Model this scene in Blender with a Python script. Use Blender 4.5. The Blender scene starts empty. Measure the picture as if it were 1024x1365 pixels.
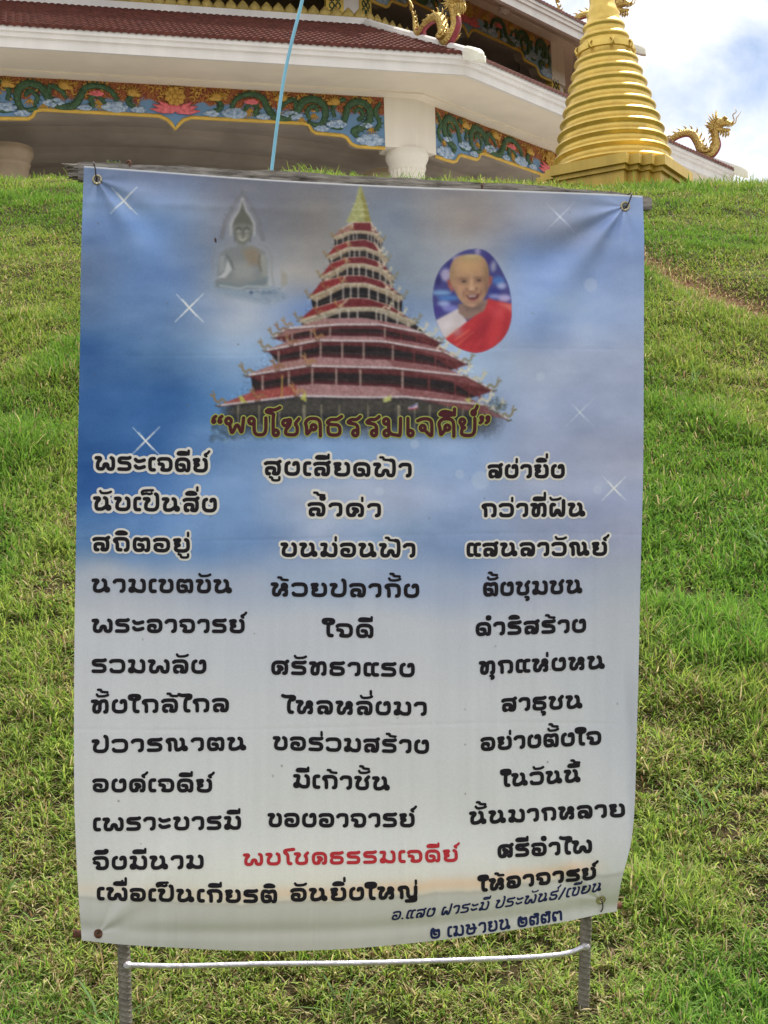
import bpy, math, random
import numpy as np
from math import sin, cos, pi, radians, atan2, sqrt
from mathutils import Matrix, Vector

random.seed(7)
RNG = np.random.default_rng(11)
SC = bpy.context.scene
COL = SC.collection

# ------------------------------------------------------------------ camera
EZ = 1.55                                   # eye height above the foot of the slope
FPX = 2000.0                                # focal length in pixels of the 1024 x 1365 photograph
PITCH, ROLL = radians(3.765), radians(-1.5)
_U = np.array([0, -sin(PITCH), cos(PITCH)])
CF = np.array([0, cos(PITCH), sin(PITCH)])
CR = cos(ROLL) * np.array([1., 0, 0]) + sin(ROLL) * _U
CU = -sin(ROLL) * np.array([1., 0, 0]) + cos(ROLL) * _U
EYE = np.array([0, 0, EZ])
cam = bpy.data.cameras.new("camera")
cam.sensor_fit = 'VERTICAL'
cam.sensor_height = 24
cam.lens = 24 * FPX / 1365
cam.clip_start = 0.05
cam.clip_end = 2000
camo = bpy.data.objects.new("camera", cam)
COL.objects.link(camo)
camo.matrix_world = Matrix(((CR[0], CU[0], -CF[0], 0), (CR[1], CU[1], -CF[1], 0), (CR[2], CU[2], -CF[2], EZ), (0, 0, 0, 1)))
SC.camera = camo

def ray(px, py):
    return CF + CR * ((px - 512) / FPX) + CU * ((682.5 - py) / FPX)

# ------------------------------------------------------------------ light
SUN_EL, SUN_AZ = radians(60), radians(48)   # azimuth clockwise from +Y
SUN_STRENGTH, SKY_STRENGTH, EXPOSURE = 4.8, 0.10, 0.55
sl = bpy.data.lights.new("sun", 'SUN')
sl.energy = SUN_STRENGTH
sl.angle = radians(0.5)
sl.color = (1.0, 0.95, 0.87)
so = bpy.data.objects.new("sun", sl)
COL.objects.link(so)
so.location = (20, 10, 40)
_sd = Vector((cos(SUN_EL) * sin(SUN_AZ), cos(SUN_EL) * cos(SUN_AZ), sin(SUN_EL)))
so.rotation_euler = _sd.to_track_quat('Z', 'Y').to_euler()

W = bpy.data.worlds.new("World")
SC.world = W
W.use_nodes = True
nt = W.node_tree
nt.nodes.clear()
def N(t, ty, **kw):
    n = t.nodes.new(ty)
    for k, v in kw.items():
        if k in n.inputs.keys():
            n.inputs[k].default_value = v
        else:
            setattr(n, k, v)
    return n
wo = N(nt, 'ShaderNodeOutputWorld')
bg = N(nt, 'ShaderNodeBackground', Strength=SKY_STRENGTH)
sky = N(nt, 'ShaderNodeTexSky', sky_type='NISHITA', sun_disc=False, sun_elevation=SUN_EL, sun_rotation=SUN_AZ, altitude=400.0, air_density=1.0, dust_density=1.5)
tc = N(nt, 'ShaderNodeTexCoord')
mp = N(nt, 'ShaderNodeMapping')
mp.inputs['Location'].default_value = (0.30, 0.0, 0.12)
mp.inputs['Scale'].default_value = (1.0, 1.0, 1.9)
nz = N(nt, 'ShaderNodeTexNoise', Scale=5.0, Detail=8.0, Roughness=0.55, Distortion=0.3)
cr = N(nt, 'ShaderNodeValToRGB')
cr.color_ramp.elements[0].position = 0.31
cr.color_ramp.elements[1].position = 0.51
mx = N(nt, 'ShaderNodeMixRGB')
mx.inputs['Color2'].default_value = (9.6, 9.5, 9.5, 1)
nt.links.new(tc.outputs['Generated'], mp.inputs['Vector'])
nt.links.new(mp.outputs['Vector'], nz.inputs['Vector'])
nt.links.new(nz.outputs['Fac'], cr.inputs['Fac'])
nt.links.new(cr.outputs['Color'], mx.inputs['Fac'])
nt.links.new(sky.outputs['Color'], mx.inputs['Color1'])
nt.links.new(mx.outputs['Color'], bg.inputs['Color'])
nt.links.new(bg.outputs['Background'], wo.inputs['Surface'])
SC.view_settings.view_transform = 'Standard'
SC.view_settings.look = 'None'
SC.view_settings.gamma = 1.0
SC.view_settings.use_curve_mapping = False
SC.view_settings.exposure = EXPOSURE

# ------------------------------------------------------------------ helpers
def srgb(r, g, b):
    def f(c):
        c = c / 255.0
        return c / 12.92 if c <= 0.04045 else ((c + 0.055) / 1.055) ** 2.4
    return (f(r), f(g), f(b))

MATS = {}
def mat(name, col, rough=0.6, metal=0.0, var=0.15, vscale=6.0, bump=0.0, bscale=40.0, col2=None, spec=0.4, streak=False, coords='Object'):
    """principled paint/plaster/metal whose colour and relief wander with 3D noise"""
    if name in MATS:
        return MATS[name]
    m = bpy.data.materials.new(name)
    m.use_nodes = True
    t = m.node_tree
    b = t.nodes['Principled BSDF']
    b.inputs['Roughness'].default_value = rough
    b.inputs['Metallic'].default_value = metal
    b.inputs['Specular IOR Level'].default_value = spec
    c = N(t, 'ShaderNodeTexCoord')
    mpn = N(t, 'ShaderNodeMapping')
    if streak:
        mpn.inputs['Scale'].default_value = (1, 1, 0.15)
    t.links.new(c.outputs[coords], mpn.inputs['Vector'])
    n = N(t, 'ShaderNodeTexNoise', Scale=vscale, Detail=6.0, Roughness=0.6)
    t.links.new(mpn.outputs['Vector'], n.inputs['Vector'])
    r = N(t, 'ShaderNodeValToRGB')
    r.color_ramp.elements[0].position = 0.32
    r.color_ramp.elements[1].position = 0.68
    dark = tuple(x * (1 - var) for x in col)
    lite = col2 if col2 else tuple(min(1, x * (1 + var)) for x in col)
    r.color_ramp.elements[0].color = (*dark, 1)
    r.color_ramp.elements[1].color = (*lite, 1)
    t.links.new(n.outputs['Fac'], r.inputs['Fac'])
    t.links.new(r.outputs['Color'], b.inputs['Base Color'])
    if bump:
        n2 = N(t, 'ShaderNodeTexNoise', Scale=bscale, Detail=4.0)
        t.links.new(c.outputs[coords], n2.inputs['Vector'])
        bp = N(t, 'ShaderNodeBump', Strength=bump, Distance=0.01)
        t.links.new(n2.outputs['Fac'], bp.inputs['Height'])
        t.links.new(bp.outputs['Normal'], b.inputs['Normal'])
    MATS[name] = m
    return m

def nice(o, label=None, cat=None, group=None, kind=None):
    if label: o['label'] = label
    if cat: o['category'] = cat
    if group: o['group'] = group
    if kind: o['kind'] = kind
    return o

def thing(name, loc, label, cat, group=None, rotz=0.0):
    o = bpy.data.objects.new(name, None)
    COL.objects.link(o)
    o.location = loc
    o.rotation_euler = (0, 0, rotz)
    o.empty_display_size = 0.2
    return nice(o, label, cat, group)

def copy_tree(o, parent=None):
    c = o.copy()
    COL.objects.link(c)
    if parent: c.parent = parent
    for ch in list(o.children):
        copy_tree(ch, c)
    return c

class MB:
    """collects polygons, links them as one mesh object"""
    def __init__(s): s.v = []; s.f = []; s.fr = lambda p: p
    def add(s, vs, fs):
        b = len(s.v)
        s.v += [s.fr(p) for p in vs]
        s.f += [tuple(i + b for i in f) for f in fs]
    def box(s, a, b):
        x0, y0, z0 = a; x1, y1, z1 = b
        s.add([(x0,y0,z0),(x1,y0,z0),(x1,y1,z0),(x0,y1,z0),(x0,y0,z1),(x1,y0,z1),(x1,y1,z1),(x0,y1,z1)],
              [(0,3,2,1),(4,5,6,7),(0,1,5,4),(1,2,6,5),(2,3,7,6),(3,0,4,7)])
    def grid(s, P, closeu=False, closev=False):
        nu, nv = len(P), len(P[0])
        vs = [q for row in P for q in row]
        fs = []
        for i in range(nu if closeu else nu - 1):
            for j in range(nv if closev else nv - 1):
                i2, j2 = (i + 1) % nu, (j + 1) % nv
                fs.append((i * nv + j, i2 * nv + j, i2 * nv + j2, i * nv + j2))
        s.add(vs, fs)
    def tube(s, pts, rad, n=8, flat=1.0, side=None, cap=True):
        """round tube along pts; rad number or list; flat squashes it along 'side'"""
        P = [Vector(p) for p in pts]
        k = len(P)
        R = rad if isinstance(rad, (list, tuple)) else [rad] * k
        rings = []
        ref = None
        for i in range(k):
            d = (P[min(i + 1, k - 1)] - P[max(i - 1, 0)])
            if d.length < 1e-9: d = Vector((0, 0, 1))
            d.normalize()
            if side is not None:
                a = Vector(side) - d * d.dot(Vector(side))
            elif ref is None:
                a = d.orthogonal()
            else:
                a = ref - d * d.dot(ref)
            if a.length < 1e-6: a = d.orthogonal()
            a.normalize(); ref = a
            b = d.cross(a)
            rings.append([tuple(P[i] + (a * cos(2 * pi * j / n) * flat + b * sin(2 * pi * j / n)) * R[i]) for j in range(n)])
        base = len(s.v)
        s.grid(rings, closev=True)
        if cap:
            s.f.append(tuple(base + j for j in range(n))[::-1])
            s.f.append(tuple(base + (k - 1) * n + j for j in range(n)))
    def lathe(s, prof, c=(0, 0), n=32, mod=None):
        rings = []
        for (r, z) in prof:
            rings.append([(c[0] + (r + (mod(2*pi*j/n, r, z) if mod else 0)) * cos(2 * pi * j / n), c[1] + (r + (mod(2*pi*j/n, r, z) if mod else 0)) * sin(2 * pi * j / n), z) for j in range(n)])
        base = len(s.v)
        s.grid(rings, closev=True)
        s.f.append(tuple(base + j for j in range(n))[::-1])
        s.f.append(tuple(base + (len(prof) - 1) * n + j for j in range(n)))
    def prism(s, poly, y0, y1):
        """poly in (x, z), extruded along y"""
        n = len(poly)
        s.add([(x, y0, z) for x, z in poly] + [(x, y1, z) for x, z in poly],
              [tuple(range(n)), tuple(range(2 * n - 1, n - 1, -1))] + [(i, i + n, (i + 1) % n + n, (i + 1) % n) for i in range(n)])
    def vprism(s, poly, z0, z1):
        n = len(poly)
        s.add([(x, y, z0) for x, y in poly] + [(x, y, z1) for x, y in poly],
              [tuple(range(n))[::-1], tuple(range(n, 2 * n))] + [(i, (i + 1) % n, (i + 1) % n + n, i + n) for i in range(n)])
    def ell(s, c, r, n=10, m=6):
        rings = []
        for i in range(1, m):
            th = pi * i / m
            rings.append([(c[0] + r[0] * sin(th) * cos(2*pi*j/n), c[1] + r[1] * sin(th) * sin(2*pi*j/n), c[2] + r[2] * cos(th)) for j in range(n)])
        base = len(s.v)
        s.grid(rings, closev=True)
        t = len(s.v)
        s.v += [s.fr((c[0], c[1], c[2] + r[2])), s.fr((c[0], c[1], c[2] - r[2]))]
        for j in range(n):
            s.f.append((t, base + j, base + (j + 1) % n))
            s.f.append((t + 1, base + (m - 2) * n + (j + 1) % n, base + (m - 2) * n + j))
    def build(s, name, m, parent=None, smooth=False, autos=None):
        me = bpy.data.meshes.new(name)
        me.from_pydata([tuple(map(float, p)) for p in s.v], [], s.f)
        me.update()
        import bmesh
        bm = bmesh.new(); bm.from_mesh(me)
        bmesh.ops.recalc_face_normals(bm, faces=bm.faces)
        bm.to_mesh(me); bm.free()
        if smooth:
            me.polygons.foreach_set('use_smooth', [True] * len(me.polygons))
            if autos is not None and hasattr(me, 'set_sharp_from_angle'):
                me.set_sharp_from_angle(angle=radians(autos))
        me.materials.append(m)
        o = bpy.data.objects.new(name, me)
        COL.objects.link(o)
        if parent: o.parent = parent
        return o

def smooth_path(pts, it=2):
    P = [np.array(p, float) for p in pts]
    for _ in range(it):
        Q = [P[0]]
        for a, b in zip(P[:-1], P[1:]):
            Q += [a * .75 + b * .25, a * .25 + b * .75]
        Q.append(P[-1]); P = Q
    return [tuple(p) for p in P]

def spline(pts, n):
    """Catmull-Rom resampled to n points"""
    P = np.array(pts, float)
    E = np.vstack([2 * P[0] - P[1], P, 2 * P[-1] - P[-2]])
    out = []
    for u in np.linspace(0, len(P) - 1 - 1e-9, n):
        i = int(u); t = u - i
        p0, p1, p2, p3 = E[i:i + 4]
        out.append(0.5 * ((2 * p1) + (-p0 + p2) * t + (2*p0 - 5*p1 + 4*p2 - p3) * t**2 + (-p0 + 3*p1 - 3*p2 + p3) * t**3))
    return [tuple(o) for o in out]

def hash2(i, j, s):
    h = (i.astype(np.int64) * 374761393 + j.astype(np.int64) * 668265263 + s * 974634751) & 0x7fffffff
    h = ((h ^ (h >> 13)) * 1274126177) & 0x7fffffff
    return ((h ^ (h >> 16)) & 0xffff) / 65535.0
def vnoise(x, y, s=0):
    xi, yi = np.floor(x), np.floor(y)
    fx, fy = x - xi, y - yi
    fx, fy = fx * fx * (3 - 2 * fx), fy * fy * (3 - 2 * fy)
    a, b = hash2(xi, yi, s), hash2(xi + 1, yi, s)
    c, d = hash2(xi, yi + 1, s), hash2(xi + 1, yi + 1, s)
    return (a * (1 - fx) + b * fx) * (1 - fy) + (c * (1 - fx) + d * fx) * fy
def fbm(x, y, s=0, o=4):
    v, a, t = 0, 1.0, 0
    for k in range(o):
        v = v + a * vnoise(x * 2**k, y * 2**k, s + k * 17); t += a; a *= .5
    return v / t
def sstep(a, b, x):
    t = np.clip((x - a) / (b - a), 0, 1)
    return t * t * (3 - 2 * t)

# ------------------------------------------------------------------ the slope
_hy = np.array([-300, -40, 0, 2.0, 3.2, 4.5, 6, 9, 11.5, 12.6, 13.5, 15, 18, 40, 400])
_hzv = np.array([-1.7, -1.6, -1.55, -1.48, -1.15, -.48, .35, 2.0, 3.27, 3.66, 3.82, 3.93, 3.98, 4.0, 4.0])
_yy = np.arange(-60, 60, .05)
_pz = np.interp(_yy, _hy, _hzv)
_k = np.exp(-.5 * (np.arange(-40, 41) / 9.0) ** 2); _k /= _k.sum()
_pz = np.convolve(np.pad(_pz, 40, mode='edge'), _k, mode='valid')
LEDGE = [(1.35, 10.1), (1.72, 9.55), (1.85, 9.12), (2.0, 8.8), (2.2, 8.5), (2.5, 8.2), (3.0, 8.0)]
def seg_dist(x, y, pts):
    d = np.full(np.shape(x), 1e9)
    for (ax, ay), (bx, by) in zip(pts[:-1], pts[1:]):
        vx, vy = bx - ax, by - ay
        t = np.clip(((x - ax) * vx + (y - ay) * vy) / (vx * vx + vy * vy), 0, 1)
        d = np.minimum(d, np.hypot(x - ax - t * vx, y - ay - t * vy))
    return d
def hz(x, y):
    x = np.asarray(x, float); y = np.asarray(y, float)
    z = np.interp(y, _yy, _pz) + EZ
    z = z - 0.036 * np.clip(x, -9, 9) * sstep(3, 12, y) * (1 - sstep(13.5, 15.6, y))
    amp = sstep(1.5, 4.5, y) * (1 - .6 * sstep(10.5, 14, y)) * (1 - sstep(14, 15.6, y))
    z = z + amp * (.16 * (fbm(x * .55, y * .55, 3, 3) - .5) + .10 * (fbm(x * 2.0 + 9, y * 2.6, 8, 3) - .5))
    t = y + .15 * x + .5 * (fbm(x * .5, y * .5, 22, 2) - .5)
    z = z + amp * .05 * np.abs(((t / 1.7) % 1.0) - .5)
    z = z + .075 * np.exp(-((x + .55) / .55) ** 2 - ((y - 12.5) / .7) ** 2)
    d = seg_dist(x, y, LEDGE)
    z = z - .07 * np.exp(-(d / .16) ** 2)
    return z

def axis(lo, hi, fine0, fine1, step, n):
    a = list(np.arange(fine0, fine1, step))
    g = np.geomspace(1, 200, n) / 200
    return np.array(sorted(set([fine0 - (fine0 - lo) * q for q in g] + a + [fine1 + (hi - fine1) * q for q in g])))
gx = axis(-400, 400, -6.5, 6.5, .07, 24)
gy = axis(-300, 600, 1.2, 16.5, .07, 24)
GX, GY = np.meshgrid(gx, gy)
GZ = hz(GX, GY)
me = bpy.data.meshes.new("hill")
nv, nu = GX.shape
vv = np.stack([GX, GY, GZ], -1).reshape(-1, 3)
ii = np.arange(nv * nu).reshape(nv, nu)
ff = np.stack([ii[:-1, :-1], ii[:-1, 1:], ii[1:, 1:], ii[1:, :-1]], -1).reshape(-1, 4)
def fast_mesh(me, v, quads=None, tris=None):
    nq = 0 if quads is None else len(quads)
    n3 = 0 if tris is None else len(tris)
    me.vertices.add(len(v)); me.vertices.foreach_set('co', np.ascontiguousarray(v, dtype=np.float32).ravel())
    li = np.concatenate([a.ravel() for a in (quads, tris) if a is not None]).astype(np.int32)
    me.loops.add(len(li)); me.loops.foreach_set('vertex_index', li)
    tot = np.concatenate([np.full(nq, 4), np.full(n3, 3)]).astype(np.int32)
    st = np.concatenate([[0], np.cumsum(tot)[:-1]]).astype(np.int32)
    me.polygons.add(nq + n3)
    me.polygons.foreach_set('loop_start', st)
    me.update(calc_edges=True)
fast_mesh(me, vv, ff)
me.polygons.foreach_set('use_smooth', [True] * len(me.polygons))
m = bpy.data.materials.new("soil_and_thatch"); m.use_nodes = True
t = m.node_tree; b = t.nodes['Principled BSDF']
b.inputs['Roughness'].default_value = .95; b.inputs['Specular IOR Level'].default_value = .1
c = N(t, 'ShaderNodeTexCoord')
n1 = N(t, 'ShaderNodeTexNoise', Scale=3.0, Detail=8.0, Roughness=.7)
n2 = N(t, 'ShaderNodeTexNoise', Scale=60.0, Detail=6.0, Roughness=.7)
r1 = N(t, 'ShaderNodeValToRGB'); r1.color_ramp.elements[0].position = .42; r1.color_ramp.elements[1].position = .66
r1.color_ramp.elements[0].color = (.060, .062, .022, 1); r1.color_ramp.elements[1].color = (.10, .068, .036, 1)
mm = N(t, 'ShaderNodeMixRGB', blend_type='MULTIPLY', Fac=.8)
r2 = N(t, 'ShaderNodeValToRGB'); r2.color_ramp.elements[0].position = .3; r2.color_ramp.elements[1].position = .7
r2.color_ramp.elements[0].color = (.35, .35, .35, 1)
for q in (n1, n2): t.links.new(c.outputs['Object'], q.inputs['Vector'])
t.links.new(n1.outputs['Fac'], r1.inputs['Fac']); t.links.new(n2.outputs['Fac'], r2.inputs['Fac'])
t.links.new(r1.outputs['Color'], mm.inputs['Color1']); t.links.new(r2.outputs['Color'], mm.inputs['Color2'])
t.links.new(mm.outputs['Color'], b.inputs['Base Color'])
bp = N(t, 'ShaderNodeBump', Strength=.8, Distance=.02); t.links.new(n2.outputs['Fac'], bp.inputs['Height']); t.links.new(bp.outputs['Normal'], b.inputs['Normal'])
ea = me.attributes.new("red_earth", 'FLOAT', 'POINT')
_xe, _ye = GX.ravel(), GY.ravel()
ea.data.foreach_set('value', (np.exp(-(seg_dist(_xe, _ye, LEDGE) / .12) ** 2) * (.55 + .9 * fbm(_xe * 3, _ye * 3, 66, 3))).clip(0, 1).astype(np.float32))
at_ = N(t, 'ShaderNodeAttribute', attribute_name="red_earth")
me_ = N(t, 'ShaderNodeMixRGB'); me_.inputs['Color2'].default_value = (.17, .085, .05, 1)
t.links.new(at_.outputs['Fac'], me_.inputs['Fac']); t.links.new(mm.outputs['Color'], me_.inputs['Color1']); t.links.new(me_.outputs['Color'], b.inputs['Base Color'])
me.materials.append(m)
hill = bpy.data.objects.new("hill", me); COL.objects.link(hill); hill['kind'] = 'structure'

# ------------------------------------------------------------------ grass
def make_grass(n):
    ys = np.linspace(2.2, 15.0, 600)
    el = (np.interp(ys, _yy, _pz)) / ys
    dens = np.maximum(np.gradient(el, ys), 0.004) * ys ** 1.15
    cdf = np.cumsum(dens); cdf /= cdf[-1]
    y = np.interp(RNG.random(n), cdf, ys)
    x = y * RNG.uniform(-.44, .44, n)
    # blades hidden behind the hanging sheet are thinned, not removed
    beh = (np.abs(x + .05 * y / 3.3 - .0) < .17 * y) & (y > 4.6) & (y < 11)
    ok = ~(beh & (RNG.random(n) < .45)); x, y = x[ok], y[ok]; n = len(x)
    cell = .030 + .009 * y
    tx = (np.floor(x / cell) + .5 + (hash2(np.floor(x / cell), np.floor(y / cell), 5) - .5)) * cell
    ty = (np.floor(y / cell) + .5 + (hash2(np.floor(x / cell), np.floor(y / cell), 6) - .5)) * cell
    w = RNG.random(n) * .55 * (1 - .8 * sstep(4.5, 8, y))
    x = x * (1 - w) + tx * w; y = y * (1 - w) + ty * w
    d = seg_dist(x, y, LEDGE)
    patch = fbm(x * .9, y * .9, 40, 4)                     # large: lush or dry
    fine = fbm(x * 4.0, y * 4.0, 61, 3)
    dry = sstep(.50, .66, patch * .6 + fine * .4 + .10 * sstep(6.5, 3.0, y))
    gaps = sstep(.60, .72, fbm(x * 11.0 + 5, y * 11.0, 77, 2))
    bare = np.maximum(np.exp(-(d / .09) ** 2) * (.1 + 1.3 * fine), .75 * gaps * sstep(7.5, 4.0, y) + .3 * gaps)
    keep = RNG.random(n) > bare * .85
    x, y, dry, fine, patch, d = x[keep], y[keep], dry[keep], fine[keep], patch[keep], d[keep]
    n = len(x)
    z = hz(x, y) - .004
    tuft = sstep(.45, .8, fbm(x * 3.1 + 40, y * 3.1, 90, 3))
    L = (.035 + .060 * RNG.random(n) ** 1.4) * (.75 + .8 * tuft) * (1 - .2 * dry)
    crest = sstep(11.3, 12.4, y)
    L = L * (1 + .5 * crest * RNG.random(n)) * (1 - .36 * sstep(6, 10, y) * (1 - crest))
    wd = (.0011 + .0011 * RNG.random(n)) * (1 + .12 * (y - 3))
    az = RNG.random(n) * 2 * pi
    lean = np.clip(RNG.normal(.80, .40, n) + .3 * dry, .05, 1.5)
    curl = RNG.normal(.55, .35, n)
    ca, sa = np.cos(az), np.sin(az)
    l2 = np.clip(lean + curl * .6, 0, 2.0); l3 = np.clip(lean + curl * 1.2, 0, 2.3)
    P = np.zeros((n, 4, 3)); P[:, 0] = np.stack([x, y, z], -1)
    for k, (ll, fr) in enumerate(((lean, .42), (l2, .33), (l3, .25))):
        P[:, k + 1, 0] = P[:, k, 0] + L * fr * np.sin(ll) * ca
        P[:, k + 1, 1] = P[:, k, 1] + L * fr * np.sin(ll) * sa
        P[:, k + 1, 2] = P[:, k, 2] + L * fr * np.cos(ll)
    tw = az + pi / 2 + RNG.normal(0, .5, n)
    Sd = np.stack([np.cos(tw), np.sin(tw), RNG.normal(0, .25, n)], -1) * wd[:, None]
    green = np.array([.100, .190, .034]); yel = np.array([.275, .315, .088]); straw = np.array([.56, .48, .28]); brown = np.array([.17, .10, .06]); deep = np.array([.060, .148, .028])
    u = RNG.random(n)[:, None]
    mixg = green * (1 - u) + yel * u
    lush = sstep(.54, .38, patch)[:, None] * .75
    mixg = mixg * (1 - lush) + (deep * (1 - u) + green * 1.25 * u) * lush
    far = sstep(5, 11, y)[:, None]
    pdry = (.10 + .26 * dry) * (1 - .62 * far[:, 0]) + .62 * np.exp(-(d / .13) ** 2) * (.4 + 1.2 * fine)
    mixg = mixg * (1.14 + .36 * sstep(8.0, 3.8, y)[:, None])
    isdry = (RNG.random(n) < pdry)[:, None]
    db = straw * u + brown * (1 - u)
    colr = np.where(isdry, db, mixg) * (.8 + .4 * RNG.random(n)[:, None])
    wk = 46
    wx, wy = RNG.uniform(-.36, .36, wk), np.interp(RNG.random(wk), [0, 1], [3.4, 11.5])
    wx, wy = np.append(wx * wy, [-2.25]), np.append(wy, [11.2])
    pick = RNG.choice(n, len(wx) * 11, replace=False)
    for q in range(len(wx)):
        for e in pick[q * 11:(q + 1) * 11]:
            x0_, y0_ = wx[q] + RNG.normal(0, .02), wy[q] + RNG.normal(0, .02)
            z0_ = float(hz(x0_, y0_)); aw = RNG.random() * 2 * pi; lw = RNG.uniform(.10, .19); le_ = RNG.uniform(.25, .8)
            P[e, 0] = (x0_, y0_, z0_ - .005)
            for k, fr in ((1, .45), (2, .8), (3, 1.0)):
                P[e, k] = (x0_ + cos(aw) * lw * fr * sin(le_ + .5 * fr), y0_ + sin(aw) * lw * fr * sin(le_ + .5 * fr), z0_ + lw * fr * cos(le_ + .5 * fr))
            Sd[e] = np.array([-sin(aw), cos(aw), 0]) * RNG.uniform(.0022, .0038)
            colr[e] = np.array([.11, .19, .06]) * RNG.uniform(.8, 1.4); y[e] = wy[q]
    near = y < 6.2                                          # close blades bend in three pieces, far ones in two
    vs, qs, ts, cs, b0 = [], [], [], [], 0
    for sel, segs in ((near, (0, 1, 2)), (~near, (0, 2))):
        p, sd, cl_ = P[sel], Sd[sel], colr[sel]; m_ = len(p); k_ = 2 * len(segs) + 1
        V = np.zeros((m_, k_, 3)); Cv = np.ones((m_, k_, 4), np.float32)
        for q, sgm in enumerate(segs):
            f = (.8, 1.0, .75)[sgm]
            V[:, 2 * q] = p[:, sgm] - sd * f; V[:, 2 * q + 1] = p[:, sgm] + sd * f
        V[:, -1] = p[:, 3]
        Cv[:, :, :3] = cl_[:, None, :]
        Cv[:, 0:2, :3] *= np.array([1.0, .9, .75])         # browner sheath at the root
        base = b0 + (np.arange(m_) * k_)[:, None]
        for q in range(len(segs) - 1): qs.append(base + np.array([[2*q, 2*q+1, 2*q+3, 2*q+2]]))
        ts.append(base + np.array([[k_ - 3, k_ - 2, k_ - 1]]))
        vs.append(V.reshape(-1, 3)); cs.append(Cv.reshape(-1, 4)); b0 += m_ * k_
    me = bpy.data.meshes.new("grass")
    fast_mesh(me, np.concatenate(vs), np.concatenate(qs), np.concatenate(ts))
    at = me.attributes.new("blade_colour", 'FLOAT_COLOR', 'POINT')
    at.data.foreach_set('color', np.concatenate(cs).ravel())
    m = bpy.data.materials.new("grass_blades"); m.use_nodes = True
    t = m.node_tree; t.nodes.clear()
    o = N(t, 'ShaderNodeOutputMaterial'); a = N(t, 'ShaderNodeAttribute', attribute_name="blade_colour")
    p = N(t, 'ShaderNodeBsdfPrincipled', Roughness=.65); p.inputs['Specular IOR Level'].default_value = .12
    tl = N(t, 'ShaderNodeBsdfTranslucent'); mxs = N(t, 'ShaderNodeMixShader', Fac=.36)
    hs = N(t, 'ShaderNodeHueSaturation', Saturation=1.1, Value=1.25)
    t.links.new(a.outputs['Color'], p.inputs['Base Color']); t.links.new(a.outputs['Color'], hs.inputs['Color']); t.links.new(hs.outputs['Color'], tl.inputs['Color'])
    t.links.new(p.outputs['BSDF'], mxs.inputs[1]); t.links.new(tl.outputs['BSDF'], mxs.inputs[2]); t.links.new(mxs.outputs['Shader'], o.inputs['Surface'])
    me.materials.append(m)
    ob = bpy.data.objects.new("grass", me); COL.objects.link(ob)
    nice(ob, "short green and straw coloured grass covering the whole slope", "grass", None, "stuff")
make_grass(1700000)

# ------------------------------------------------------------------ the temple (regular ten sided, tiers of tiled eaves)
CX, CY = -6.479, 37.926
AA = radians(-58.394)
NS = 10
HS = pi / NS
temple = thing("temple", (CX, CY, EZ + 4.0), "many sided white temple with red tiled eaves and painted dragon friezes on the hilltop", "temple")
M_white = mat("white_paint", (.71, .68, .645), .55, var=.09, vscale=2.2, bump=.05, streak=True)
M_cream = mat("cream_soffit", (.76, .68, .55), .75, var=.06, vscale=1.2, bump=.05)
M_pier = mat("ivory_render", (.76, .71, .62), .7, var=.07, vscale=2.0, bump=.1, streak=True)
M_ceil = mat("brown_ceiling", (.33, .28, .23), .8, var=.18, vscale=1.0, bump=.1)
M_tan = mat("tan_column", (.52, .41, .29), .75, var=.12, vscale=2.0)
M_tile = mat("red_roof_tile", (.095, .029, .020), .7, var=.35, vscale=9.0, bump=.15, bscale=60, spec=.15)
M_gold = mat("gold_paint", (.70, .50, .13), .42, metal=.7, var=.14, vscale=7.0, bump=.12, bscale=50, spec=.5)
M_goldr = mat("gold_relief_paint", (.50, .29, .055), .5, metal=.0, var=.25, vscale=20.0)
M_green = mat("green_dragon_paint", (.042, .098, .045), .5, var=.5, vscale=24.0, bump=.4, bscale=70)
M_blue = mat("pale_blue_cloud_paint", (.17, .30, .52), .55, var=.3, vscale=18.0, col2=(.50, .60, .72))
M_pink = mat("pink_lotus_paint", (.68, .15, .17), .5, var=.3, vscale=14.0)
M_maroon = mat("maroon_belly_paint", (.26, .035, .05), .5, var=.2, vscale=10.0)

def cor(k, R, z):                           # corner k of a ring, temple-local
    a = AA + 2 * HS * k
    return (R * cos(a), R * sin(a), z - 4.0)
def ring(mb, prof, ks=range(NS)):
    """profile of (radius, height) swept round the ten corners"""
    rows = [[cor(k, r, z) for (r, z) in prof] for k in ks]
    mb.grid(rows, closeu=(len(list(ks)) == NS))
def face_frame(k, R):
    """matrix of face k (between corners k-1 and k): x along, y inward, z up; origin at eye height"""
    a = AA + 2 * HS * k - HS
    nx, ny = cos(a), sin(a)
    ap = R * cos(HS)
    return Matrix(((-ny, -nx, 0, ap * nx), (nx, -ny, 0, ap * ny), (0, 0, 1, -4.0), (0, 0, 0, 1)))
def in_face(mb, k, R):
    Mx = face_frame(k, R)
    mb.fr = lambda p: tuple(Mx @ Vector(p))
    return mb

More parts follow.
